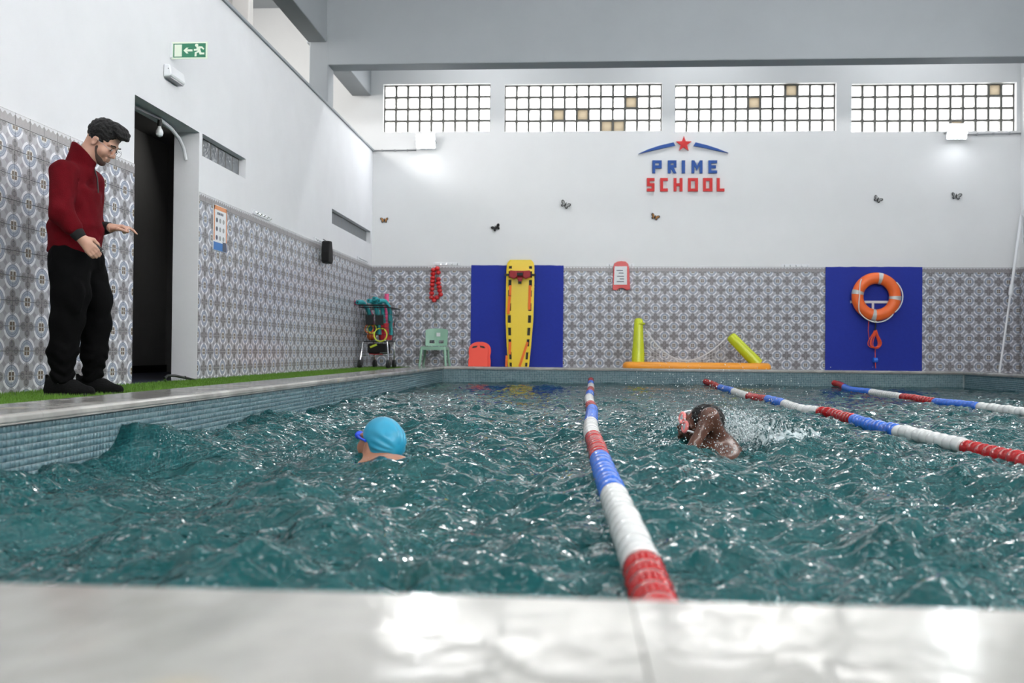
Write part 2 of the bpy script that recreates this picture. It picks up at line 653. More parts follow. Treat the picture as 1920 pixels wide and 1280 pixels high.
# end wall with four window openings
WIN = [(-3.314, -1.455, 4.021, 4.848, 9), (-1.214, 1.465, 4.01, 4.826, 13), (1.683, 4.356, 3.99, 4.80, 13), (4.605, 7.27, 3.968, 4.775, 13)]
b = MB()
y0, y1 = YB, YB + 0.25
b.box(-5.7, y0, ZF - 0.1, XR + 0.25, y1, 3.96)
b.box(-5.7, y0, 4.86, XR + 0.25, y1, ZC)
xs = [-5.7] + [v for w in WIN for v in w[:2]] + [XR + 0.25]
for i in range(0, len(xs), 2):
    b.box(xs[i], y0, 3.96, xs[i + 1], y1, 4.86)
for w in WIN:
    b.box(w[0], y0, 3.96, w[1], y1, w[2])
    b.box(w[0], y0, w[3], w[1], y1, 4.86)
wall_back = struct(b.build('wall_back', M['wallback']))

# right wall and wall behind the camera, each with high window openings
b = MB()
b.box(XR, YF, ZF - 0.1, XR + 0.25, YB, 4.03)
b.box(XR, YF, 4.83, XR + 0.25, YB, ZC)
prev = YF
for y in (0.5, 4.0, 7.5):
    b.box(XR, prev, 4.03, XR + 0.25, y - 1.35, 4.83)
    prev = y + 1.35
b.box(XR, prev, 4.03, XR + 0.25, YB, 4.83)
wall_right = struct(b.build('wall_right', M['wallback']))
b = MB()
b.box(-5.7, YF - 0.25, ZF - 0.1, XR + 0.25, YF, 4.03)
b.box(-5.7, YF - 0.25, 4.83, XR + 0.25, YF, ZC)
prev = -5.7
for x in (-1.8, 1.3, 4.4):
    b.box(prev, YF - 0.25, 4.03, max(prev, x - 1.3) + 0.001, YF, 4.83)
    prev = x + 1.3
b.box(prev, YF - 0.25, 4.03, XR + 0.25, YF, 4.83)
struct(b.build('wall_front', M['wallback']))
struct(MB().box(-5.7, YF - 0.25, ZC, XR + 0.25, YB + 0.25, ZC + 0.2).build('ceiling', M['beam']))
# gallery behind the low left wall
struct(MB().box(-5.9, YF, 3.3, -5.66, YB, ZC).build('wall_gallery', M['gallery']))
struct(MB().box(-5.7, YF, 3.40, XW - WT, YB, 3.56).build('floor_gallery', M['floor']))
# concrete frame: cross beam, column, side beams
struct(MB().box(-3.47, 12.6, 4.238, XR, 12.9, ZC).build('ceiling_beam', M['beam'], bevel=0.012))
struct(MB().box(-3.73, 12.6, ZTOP + 0.03, -3.46, 12.9, ZC).build('column', M['beam'], bevel=0.012))
struct(MB().box(-3.75, YF, 4.56, -3.483, 12.61, ZC).build('ceiling_beam', M['beam'], bevel=0.012))
struct(MB().box(-3.86, 12.89, 4.65, -3.53, YB, ZC).build('ceiling_beam', M['beam'], bevel=0.012))
struct(MB().box(-3.72, 9.66, ZTOP + 0.03, -3.53, 9.80, 4.57).build('column', M['gallery'], bevel=0.01))
struct(MB().box(-3.72, 5.6, ZTOP + 0.03, -3.53, 5.74, 4.57).build('column', M['gallery'], bevel=0.01))

# corridor behind the doorway
struct(MB().box(-5.3, 5.6, ZF - 0.1, -5.2, 11.5, 3.3).build('wall_corridor', M['corridor']))
struct(MB().box(-5.2, 11.4, ZF - 0.1, XW - WT, 11.5, 3.3).box(-5.2, 5.6, ZF - 0.1, XW - WT, 5.7, 3.3).build('wall_corridor_end', M['corridor']))
struct(MB().box(-5.3, 5.6, 2.85, XW - WT, 11.5, 2.95).build('ceiling_corridor', M['corridor']))
struct(MB().box(-5.2, 5.6, ZF - 0.02, XW, 11.5, ZF + 0.002).build('floor_corridor', M['bluefloor']))
struct(MB().box(-5.2, 5.7, ZF, -5.18, 11.4, ZF + 0.09).build('baseboard_corridor', M['black']))

# deck floor round the pool
b = MB()
b.box(XW, YF, ZF - 0.1, XP0 - 0.02, YB, ZF)
b.box(XP1 + 0.02, YF, ZF - 0.1, XR, YB, ZF)
b.box(XP0 - 0.02, YF, ZF - 0.1, XP1 + 0.02, YP0 - 0.02, ZF)
b.box(XP0 - 0.02, YP1 + 0.02, ZF - 0.1, XP1 + 0.02, YB, ZF)
struct(b.build('floor', M['floor']))
# pool tank
b = MB()
zt = -0.042
b.box(XP0 - 0.2, YP0, -1.5, XP0 - 0.004, YP1, zt)
b.box(XP1 + 0.004, YP0, -1.5, XP1 + 0.2, YP1, zt)
b.box(XP0 - 0.2, YP1 + 0.004, -1.5, XP1 + 0.2, YP1 + 0.2, zt)
b.box(XP0 - 0.2, YP0 - 0.2, -1.5, XP1 + 0.2, YP0 - 0.004, zt)
b.box(XP0 - 0.2, YP0 - 0.2, -1.6, XP1 + 0.2, YP1 + 0.2, -1.45)
pool = struct(b.build('pool_basin', M['poolgrout']))


def mosaic(name, p0, p1, nrm):
    """small glazed tiles of the pool wall, one joined piece"""
    p0, p1, nrm = np.array(p0, float), np.array(p1, float), np.array(nrm, float)
    Ln = np.linalg.norm(p1 - p0)
    e = (p1 - p0) / Ln
    st, g = 0.0272, 0.0011
    n = int(Ln / st)
    rows = 13
    ii, jj = np.meshgrid(np.arange(n), np.arange(rows), indexing='ij')
    ii, jj = ii.ravel(), jj.ravel()
    jit = nrg.random(len(ii)) * 0.0012 + 0.0012
    V = []
    for (a, c, t) in ((g, g, 0), (st - g, g, 0), (st - g, st - g, 0), (g, st - g, 0), (g + .0012, g + .0012, 1), (st - g - .0012, g + .0012, 1), (st - g - .0012, st - g - .0012, 1), (g + .0012, st - g - .0012, 1)):
        P = p0 + np.outer(ii * st + a, e) + nrm * 0
        P = P + np.outer(jit * t, nrm)
        P[:, 2] = -0.045 - (jj + 1) * st + c
        V.append(P)
    V = np.stack(V, 1).reshape(-1, 3)
    base = np.arange(len(ii))[:, None] * 8
    Q = np.concatenate([base + np.array(q) for q in ((4, 5, 6, 7), (0, 1, 5, 4), (1, 2, 6, 5), (2, 3, 7, 6), (3, 0, 4, 7))])
    me = npmesh(name, V, Q, M['mosaic'])
    at = me.attributes.new('tone', 'FLOAT', 'POINT')
    at.data.foreach_set('value', np.repeat(nrg.random(len(ii)), 8).astype(np.float32))
    o = link(name, me, pool)
    o['kind'] = 'stuff'
    return o


def mosaic_mat():
    m = bpy.data.materials.new('pool_mosaic')
    m.use_nodes = True
    nt = m.node_tree
    bs = nt.nodes['Principled BSDF']
    at = N(nt, 'ShaderNodeAttribute', attribute_name='tone')
    g = G(nt)
    geo = N(nt, 'ShaderNodeNewGeometry')
    no = N(nt, 'ShaderNodeTexNoise')
    no.inputs['Scale'].default_value = 2.5
    nt.links.new(geo.outputs['Position'], no.inputs['Vector'])
    f = g.m('ADD', g.m('MULTIPLY', at.outputs['Fac'], 0.55), g.m('MULTIPLY', no.outputs['Fac'], 0.45))
    nt.links.new(g.mix(f, srgb(72, 104, 116), srgb(118, 146, 152)), bs.inputs['Base Color'])
    bs.inputs['Roughness'].default_value = 0.25
    return m


M['mosaic'] = mosaic_mat()
mosaic('mosaic_tiles', (XP0 - 0.003, YP0, 0), (XP0 - 0.003, YP1, 0), (1, 0, 0))
mosaic('mosaic_tiles', (XP1 + 0.003, YP0, 0), (XP1 + 0.003, YP1, 0), (-1, 0, 0))
mosaic('mosaic_tiles', (XP0, YP1 + 0.003, 0), (XP1, YP1 + 0.003, 0), (0, -1, 0))

# coping: marble slabs with rounded noses, one slab each
SL = 0.49


def coping(name, a, e, nvec, n, length, joint0=0.0):
    """a start at the pool edge, e along, nvec away from the pool"""
    root = struct(empty(name, tuple(a)))
    e, nv = np.array(e, float), np.array(nvec, float)
    cache = {}
    s = 0.0
    k = 0
    cuts = [0.0]
    t = joint0 if joint0 > 0 else SL
    while t < length - 0.05:
        cuts.append(t)
        t += SL
    cuts.append(length)
    for i in range(len(cuts) - 1):
        w = round(cuts[i + 1] - cuts[i], 3)
        if w not in cache:
            prof = [(-0.018, -0.034), (-0.022, -0.028), (-0.022, -0.012), (-0.017, -0.004), (-0.008, 0.0), (COPW, 0.0), (COPW, -0.05), (-0.018, -0.04)]
            pts = [nv * p + np.array((0, 0, q)) + e * 0.0008 for p, q in prof]
            cache[w] = MB().prism(pts, e * (w - 0.0016)).mesh('coping_slab', M['marble'])
        o = link('coping_slab', cache[w], root)
        o.location = tuple(e * cuts[i])
    return root


coping('coping_left', (XP0, YP0 - COPW, 0), (0, 1, 0), (-1, 0, 0), 0, YP1 - YP0 + 2 * COPW)
coping('coping_right', (XP1, YP0 - COPW, 0), (0, 1, 0), (1, 0, 0), 0, YP1 - YP0 + 2 * COPW)
coping('coping_back', (XP0, YP1, 0), (1, 0, 0), (0, 1, 0), 0, XP1 - XP0)
coping('coping_front', (XP0, YP0, 0), (1, 0, 0), (0, -1, 0), 0, XP1 - XP0, joint0=0.20)


# ---------------------------------------------------------------- patterned wall tiles
def tile_mesh(name, axis, w, hgt, material):
    """one slightly cushioned tile centred on its middle, front towards +X (axis 1) or -Y (axis 0)"""
    g = 0.0012
    c = 0.002
    a, h = w / 2 - g, hgt / 2 - g
    pts = [(-a, -h, 0), (a, -h, 0), (a, h, 0), (-a, h, 0), (-a + c, -h + c, 0.006), (a - c, -h + c, 0.006), (a - c, h - c, 0.006), (-a + c, h - c, 0.006)]
    if axis == 1:
        V = [(t, p, q) for p, q, t in pts]
    else:
        V = [(p, -t, q) for p, q, t in pts]
    bmk = MB().add(V, [(4, 5, 6, 7), (0, 1, 5, 4), (1, 2, 6, 5), (2, 3, 7, 6), (3, 0, 4, 7)])
    return bmk.mesh(name, material)


def tile_wall(parent, axis, fixed, spans, off, material, key, zlow):
    """lay tiles column by column between the limits of each span"""
    lay = []
    for (s0, s1) in spans:
        k = math.floor((s0 - off) / TT)
        while off + k * TT < s1 - 1e-6:
            a0, a1 = max(s0, off + k * TT), min(s1, off + (k + 1) * TT)
            k += 1
            if a1 - a0 < 0.012:
                continue
            lay.append((a0, a1, ZT0, ZDADO))
            z = ZT0
            while z > zlow + 0.02:
                lay.append((a0, a1, max(zlow, z - TT), z))
                z -= TT
    lay.sort(key=lambda t: key((t[0] + t[1]) / 2, (t[2] + t[3]) / 2))
    cache = {}
    rest = MB()
    for i, (a0, a1, z0, z1) in enumerate(lay):
        w, h = round(a1 - a0, 3), round(z1 - z0, 3)
        ca, cz = (a0 + a1) / 2, (z0 + z1) / 2
        pos = (fixed, ca, cz) if axis == 1 else (ca, fixed, cz)
        if (w, h) not in cache:
            cache[(w, h)] = tile_mesh('wall_tile', axis, w, h, material)
        me = cache[(w, h)]
        jit = rng.uniform(-0.0008, 0.0008)
        if i < 300:
            o = link('wall_tile', me, parent)
            o.location = (pos[0] + (jit if axis == 1 else 0), pos[1] + (jit if axis == 0 else 0), pos[2])
        else:
            vs = [(v.co.x + pos[0], v.co.y + pos[1], v.co.z + pos[2]) for v in me.vertices]
            rest.add(vs, [tuple(p.vertices) for p in me.polygons])
    if rest.v:
        me = bpy.data.meshes.new('wall_tiles_far')
        me.from_pydata(rest.v, [], rest.f)
        me.materials.append(material)
        o = link('wall_tiles_far', me, parent)
        o['kind'] = 'stuff'


# a thin bed of grout under the tiles
MB().box(XW, YF, ZF, XW + 0.004, DY0 - 0.002, ZDADO - 0.002).box(XW, DY1 + 0.004, ZF, XW + 0.004, YB - 0.005, ZDADO - 0.002).build('grout_bed', M['grout'], wall_left)
MB().box(XW + 0.005, YB - 0.004, ZF, XR - 0.005, YB, ZDADO - 0.002).build('grout_bed', M['grout'], wall_back)
tile_wall(wall_left, 1, XW + 0.004, [(3.0, DY0), (DY1 + 0.004, YB - 0.01)], Y0L, M['tileL'], lambda a, z: abs(a - 4.6) if a < DY0 else 3 + a, ZF)
tile_wall(wall_back, 0, YB - 0.004, [(XW + 0.012, XR - 0.01)], X0B, M['tileB'], lambda a, z: 0 if -0.15 < a < 4.15 and z > 0.0 else 2 + abs(a), ZF)
MB().box(XR - 0.012, 8.0, ZF, XR, YB - 0.012, ZDADO).build('tiled_dado', M['tileL'], wall_right)

# ---------------------------------------------------------------- windows of glass blocks
def glassblock_mat(name, t, tint):
    m = bpy.data.materials.new(name)
    m.use_nodes = True
    nt = m.node_tree
    nt.nodes.clear()
    out = N(nt, 'ShaderNodeOutputMaterial')
    tr = N(nt, 'ShaderNodeBsdfTransparent')
    tr.inputs[0].default_value = (t * tint[0], t * tint[1], t * tint[2], 1)
    tl = N(nt, 'ShaderNodeBsdfTranslucent')
    tl.inputs[0].default_value = (0.8 * tint[0], 0.8 * tint[1], 0.8 * tint[2], 1)
    gl = N(nt, 'ShaderNodeBsdfGlossy')
    gl.inputs['Roughness'].default_value = 0.08
    wv = N(nt, 'ShaderNodeTexWave', wave_type='BANDS', bands_direction='Z')
    wv.inputs['Scale'].default_value = 9
    tc = N(nt, 'ShaderNodeTexCoord')
    nt.links.new(tc.outputs['Object'], wv.inputs['Vector'])
    bp = N(nt, 'ShaderNodeBump')
    bp.inputs['Strength'].default_value = 0.5
    bp.inputs['Distance'].default_value = 0.01
    nt.links.new(wv.outputs['Fac'], bp.inputs['Height'])
    nt.links.new(bp.outputs['Normal'], gl.inputs['Normal'])
    m1 = N(nt, 'ShaderNodeMixShader')
    m1.inputs[0].default_value = 0.35
    nt.links.new(tr.outputs[0], m1.inputs[1])
    nt.links.new(tl.outputs[0], m1.inputs[2])
    m2 = N(nt, 'ShaderNodeMixShader')
    m2.inputs[0].default_value = 0.06
    nt.links.new(m1.outputs[0], m2.inputs[1])
    nt.links.new(gl.outputs[0], m2.inputs[2])
    nt.links.new(m2.outputs[0], out.inputs[0])
    return m


M['block'] = glassblock_mat('clear_glass_block', 0.75, (1, 1, 1))
M['block2'] = glassblock_mat('dusty_glass_block', 0.07, (0.62, 0.57, 0.48))
M['mortar'] = mat('window_mortar', srgb(100, 100, 96), 0.8, noise=(20, 0.25))
M['blockgrey'] = mat('rippled_glass_block', srgb(118, 122, 126), 0.1, spec=0.8, bump=(18, 0.8))


def pillow(w, d, h, axis):
    return MB().box(-w / 2, -d / 2, -h / 2, w / 2, d / 2, h / 2) if axis == 0 else MB().box(-d / 2, -w / 2, -h / 2, d / 2, w / 2, h / 2)


for wi, (xa, xb, za, zb, n) in enumerate(WIN):
    root = struct(empty('window_%d' % (wi + 1), (xa, YB + 0.12, za)))
    cw, ch = (xb - xa) / n, (zb - za) / 4
    b = MB(origin=(xa, YB + 0.12, za))
    for i in range(n + 1):
        xx = xa + i * cw
        b.box(xx - 0.019, YB + 0.085, za, xx + 0.019, YB + 0.155, zb)
    for j in range(5):
        zz = za + j * ch
        b.box(xa, YB + 0.084, zz - 0.018, xb, YB + 0.156, zz + 0.018)
    b.build('mortar_grid', M['mortar'], root)
    bw, bh = cw - 0.036, ch - 0.034
    meA = pillow(bw, 0.05, bh, 0).mesh('glass_block', M['block'], bevel=0.012)
    meB = pillow(bw, 0.05, bh, 0).mesh('glass_block', M['block2'], bevel=0.012)
    for i in range(n):
        for j in range(4):
            dusty = wi > 0 and rng.random() < 0.08
            o = link('glass_block', meB if dusty else meA, root)
            o.location = ((i + 0.5) * cw + rng.uniform(-0.002, 0.002), 0, (j + 0.5) * ch + rng.uniform(-0.002, 0.002))

for wi, (ya, yb, za, zb) in enumerate(SW):
    root = struct(empty('window_%d' % (wi + 5), (XW - 0.1, ya, za)))
    n = 6 if wi == 0 else 12
    cw = (yb - ya) / n
    b = MB(origin=(XW - 0.1, ya, za))
    for i in range(n + 1):
        b.box(XW - 0.14, ya + i * cw - 0.008, za, XW - 0.075, ya + i * cw + 0.008, zb)
    b.box(XW - 0.14, ya, za, XW - 0.075, yb, za + 0.008).box(XW - 0.14, ya, zb - 0.012, XW - 0.075, yb, zb)
    b.box(XW - 0.2, ya, za, XW - 0.15, yb, zb)
    b.build('frame', M['mortar'], root)
    # ribbed block: shallow vertical flutes
    poly = [(-0.03, -cw / 2 + 0.009), (-0.03, cw / 2 - 0.009)]
    m_ = 8
    for k in range(m_ * 2 + 1):
        t = cw / 2 - 0.009 - (cw - 0.018) * k / (m_ * 2)
        poly.append((0.022 + (0.006 if k % 2 else 0), t))
    hz = zb - za - 0.024
    me = MB().prism([(p, q, -hz / 2) for p, q in poly], (0, 0, hz)).mesh('glass_block', M['blockgrey'])
    for i in range(n):
        o = link('glass_block', me, root)
        o.location = (0, (i + 0.5) * cw, (zb - za) / 2)

# ---------------------------------------------------------------- artificial grass on the side deck
gx0, gx1 = XW + 0.012, XP0 - COPW - 0.002
nb = 60000
yy = 3.2 + (YB - 0.02 - 3.2) * nrg.random(nb) ** 1.3
xx = gx0 + (gx1 - gx0) * nrg.random(nb)
keep = ~((xx < XW + 0.02) & (yy > DY0) & (yy < DY1))
xx, yy = xx[keep], yy[keep]
nb = len(xx)
hh = 0.022 + 0.014 * nrg.random(nb)
an = nrg.random(nb) * 6.283
wd = 0.0035
V = np.zeros((nb, 3, 3))
V[:, 0] = np.stack([xx - np.cos(an) * wd, yy - np.sin(an) * wd, np.full(nb, ZF + 0.004)], 1)
V[:, 1] = np.stack([xx + np.cos(an) * wd, yy + np.sin(an) * wd, np.full(nb, ZF + 0.004)], 1)
V[:, 2] = np.stack([xx + 0.012 * (nrg.random(nb) - .5), yy + 0.012 * (nrg.random(nb) - .5), ZF + hh], 1)
M['grass'] = mat('artificial_grass', srgb(82, 122, 28), 0.7, noise=(6, 0.2))
M['grassbase'] = mat('grass_backing', srgb(60, 92, 26), 0.9, noise=(40, 0.3))
gm = npmesh('artificial_grass', V.reshape(-1, 3), np.arange(nb * 3).reshape(-1, 3), M['grass'])
go = link('artificial_grass', gm)
tag(go, 'strip of short green artificial grass between left wall and pool coping', 'grass', kind='stuff')
MB().box(gx0, YF + 0.02, ZF, gx1, YB - 0.01, ZF + 0.012).build('backing', M['grassbase'], go)

# ================================================================== WATER
def wave_field():
    ws = []
    r = np.random.default_rng(21)
    for lo, hi, amp, n in ((0.6, 1.7, 0.0050, 14), (0.24, 0.6, 0.0023, 24), (0.07, 0.22, 0.0014, 40)):
        for _ in range(n):
            lam = lo * (hi / lo) ** r.random()
            th = r.random() * 6.283
            k = 6.283 / lam
            ws.append((k * math.cos(th), k * math.sin(th), r.random() * 6.283, amp * (0.6 + 0.8 * r.random()) * (lam / math.sqrt(lo * hi)) ** 0.8))
    return ws


WAVES = wave_field()
SW1 = np.array((-0.86, 4.02))      # swimmer in the blue cap
SW2 = np.array((0.74, 4.95))       # swimmer with the pink goggles


def water_z(x, y):
    x, y = np.asarray(x, float), np.asarray(y, float)
    h = np.zeros_like(x)
    for kx, ky, ph, a in WAVES:
        h += a * np.sin(kx * x + ky * y + ph)
    h = h + 9.0 * h * np.abs(h)                       # sharper crests, rounder troughs kept apart by sign
    calm = np.clip(1.15 - (y - 5.0) * 0.10, 0.26, 1.25)
    h = h * calm

    def bump(cx, cy, sx, sy, a, rot=0.0):
        dx, dy = x - cx, y - cy
        u = dx * math.cos(rot) + dy * math.sin(rot)
        v = -dx * math.sin(rot) + dy * math.cos(rot)
        return a * np.exp(-(u / sx) ** 2 - (v / sy) ** 2)
    h = h + bump(-1.93, 4.20, 0.20, 0.14, 0.095) + bump(-2.05, 4.35, 0.3, 0.22, 0.045)
    h = h + bump(-2.0, 5.75, 0.5, 0.30, 0.045) + bump(-2.0, 7.35, 0.6, 0.35, 0.04)
    h = h + bump(-1.0, 3.55, 0.5, 0.2, 0.02, 0.3) + bump(-2.0, 3.4, 0.5, 0.6, -0.035)
    h = h + bump(1.15, 4.75, 0.28, 0.2, 0.05, -0.3) + bump(0.72, 4.55, 0.25, 0.12, 0.025) + bump(0.2, 4.7, 0.16, 0.12, 0.02)
    h = h + bump(-0.80, 3.82, 0.26, 0.24, -0.030)
    rough = 0.5 + 0.5 * np.sin(x * 71 + 2 * np.sin(y * 43)) * np.sin(y * 83 + 1.5 * np.sin(x * 37)) + 0.35 * np.sin(x * 131 + y * 117)
    h = h + (bump(1.06, 4.98, 0.17, 0.09, 0.12) + bump(1.32, 5.02, 0.20, 0.10, 0.045) + bump(0.46, 4.92, 0.09, 0.07, 0.03)) * rough
    return ZW + h


ys = [YP0 - 0.003]
while ys[-1] < YP1 + 0.003:
    ys.append(ys[-1] + 0.010 + 0.0022 * ys[-1])
ys = np.array(ys)
ys[-1] = YP1 + 0.003
xs = np.arange(XP0 - 0.003, XP1 + 0.0195, 0.0195)
xs[-1] = XP1 + 0.003
XX, YY = np.meshgrid(xs, ys, indexing='xy')
ZZ = water_z(XX, YY)
ny, nx = XX.shape
V = np.stack([XX.ravel(), YY.ravel(), ZZ.ravel()], 1)
idx = np.arange(nx * ny).reshape(ny, nx)
Q = np.stack([idx[:-1, :-1].ravel(), idx[:-1, 1:].ravel(), idx[1:, 1:].ravel(), idx[1:, :-1].ravel()], 1)


def water_mat():
    m = bpy.data.materials.new('pool_water')
    m.use_nodes = True
    nt = m.node_tree
    nt.nodes.clear()
    g = G(nt)
    out = N(nt, 'ShaderNodeOutputMaterial')
    geo = N(nt, 'ShaderNodeNewGeometry')
    n1 = N(nt, 'ShaderNodeTexNoise')
    n1.inputs['Scale'].default_value = 19
    n1.inputs['Detail'].default_value = 2
    n1.inputs['Roughness'].default_value = 0.62
    n1.inputs['Distortion'].default_value = 0.6
    mp = N(nt, 'ShaderNodeMapping')
    mp.inputs['Scale'].default_value = (1.0, 0.8, 1.0)
    nt.links.new(geo.outputs['Position'], mp.inputs[0])
    nt.links.new(mp.outputs[0], n1.inputs['Vector'])
    bp = N(nt, 'ShaderNodeBump')
    ca = N(nt, 'ShaderNodeAttribute', attribute_name='chop')
    n6 = N(nt, 'ShaderNodeTexNoise')
    n6.inputs['Scale'].default_value = 1.6
    n6.inputs['Detail'].default_value = 2
    nt.links.new(geo.outputs['Position'], n6.inputs['Vector'])
    k6 = N(nt, 'ShaderNodeMapRange')
    k6.inputs[1].default_value = 0.38
    k6.inputs[2].default_value = 0.62
    k6.inputs[3].default_value = 0.28
    k6.inputs[4].default_value = 0.95
    nt.links.new(n6.outputs['Fac'], k6.inputs[0])
    nt.links.new(g.m('MULTIPLY', ca.outputs['Fac'], k6.outputs[0]), bp.inputs['Strength'])
    bp.inputs['Distance'].default_value = 0.052
    nt.links.new(n1.outputs['Fac'], bp.inputs['Height'])
    fr = N(nt, 'ShaderNodeFresnel')
    fr.inputs['IOR'].default_value = 1.333
    nt.links.new(bp.outputs['Normal'], fr.inputs['Normal'])
    gl = N(nt, 'ShaderNodeBsdfGlossy')
    gl.inputs['Roughness'].default_value = 0.02
    nt.links.new(bp.outputs['Normal'], gl.inputs['Normal'])
    df = N(nt, 'ShaderNodeBsdfDiffuse')
    n3 = N(nt, 'ShaderNodeTexNoise')
    n3.inputs['Scale'].default_value = 2.2
    n3.inputs['Detail'].default_value = 3
    nt.links.new(geo.outputs['Position'], n3.inputs['Vector'])
    nt.links.new(g.mix(n3.outputs['Fac'], srgb(19, 72, 76), srgb(47, 110, 113)), df.inputs[0])
    tr = N(nt, 'ShaderNodeBsdfTransparent')
    tr.inputs[0].default_value = srgb(112, 190, 194)
    m1 = N(nt, 'ShaderNodeMixShader')
    m1.inputs[0].default_value = 0.42
    nt.links.new(df.outputs[0], m1.inputs[1])
    nt.links.new(tr.outputs[0], m1.inputs[2])
    m2 = N(nt, 'ShaderNodeMixShader')
    nt.links.new(fr.outputs[0], m2.inputs[0])
    nt.links.new(m1.outputs[0], m2.inputs[1])
    nt.links.new(gl.outputs[0], m2.inputs[2])
    fo = N(nt, 'ShaderNodeAttribute', attribute_name='foam')
    fd = N(nt, 'ShaderNodeBsdfDiffuse')
    fd.inputs[0].default_value = srgb(214, 226, 228)
    n4 = N(nt, 'ShaderNodeTexNoise')
    n4.inputs['Scale'].default_value = 22
    n4.inputs['Detail'].default_value = 8
    n4.inputs['Distortion'].default_value = 1.5
    nt.links.new(geo.outputs['Position'], n4.inputs['Vector'])
    k = N(nt, 'ShaderNodeMapRange')
    nt.links.new(g.m('ADD', n4.outputs['Fac'], g.m('MULTIPLY', g.m('SUBTRACT', fo.outputs['Fac'], 1.0), 0.45)), k.inputs[0])
    k.inputs[1].default_value = 0.42
    k.inputs[2].default_value = 0.62
    m3 = N(nt, 'ShaderNodeMixShader')
    nt.links.new(g.m('MULTIPLY', k.outputs[0], 0.85), m3.inputs[0])
    nt.links.new(m2.outputs[0], m3.inputs[1])
    nt.links.new(fd.outputs[0], m3.inputs[2])
    nt.links.new(m3.outputs[0], out.inputs[0])
    return m


M['water'] = water_mat()
me = npmesh('pool_water', V, Q, M['water'], smooth=True)


def gauss(cx, cy, sx, sy, a):
    return a * np.exp(-((XX - cx) / sx) ** 2 - ((YY - cy) / sy) ** 2)


foam = gauss(1.14, 4.98, 0.30, 0.16, 1.35) + gauss(0.45, 4.95, 0.16, 0.2, 0.7) + gauss(0.75, 4.35, 0.4, 0.1, 0.65) + gauss(0.25, 4.35, 0.12, 0.2, 0.6) + gauss(0.3, 6.0, 0.25, 0.5, 0.5)
foam += gauss(-0.95, 3.95, 0.35, 0.15, 0.55) + gauss(-1.3, 4.1, 0.2, 0.12, 0.5) + gauss(1.7, 5.2, 0.4, 0.4, 0.35) + gauss(1.2, 3.2, 1.3, 0.5, 0.22)
at = me.attributes.new('foam', 'FLOAT', 'POINT')
at.data.foreach_set('value', np.clip(foam, 0, 1).astype(np.float32).ravel())
at = me.attributes.new('chop', 'FLOAT', 'POINT')
at.data.foreach_set('value', np.clip(1.05 - (YY - 5.5) * 0.13, 0.22, 1.0).astype(np.float32).ravel())
tag(link('pool_water', me), 'choppy teal pool water glittering with reflections', 'water', kind='stuff')


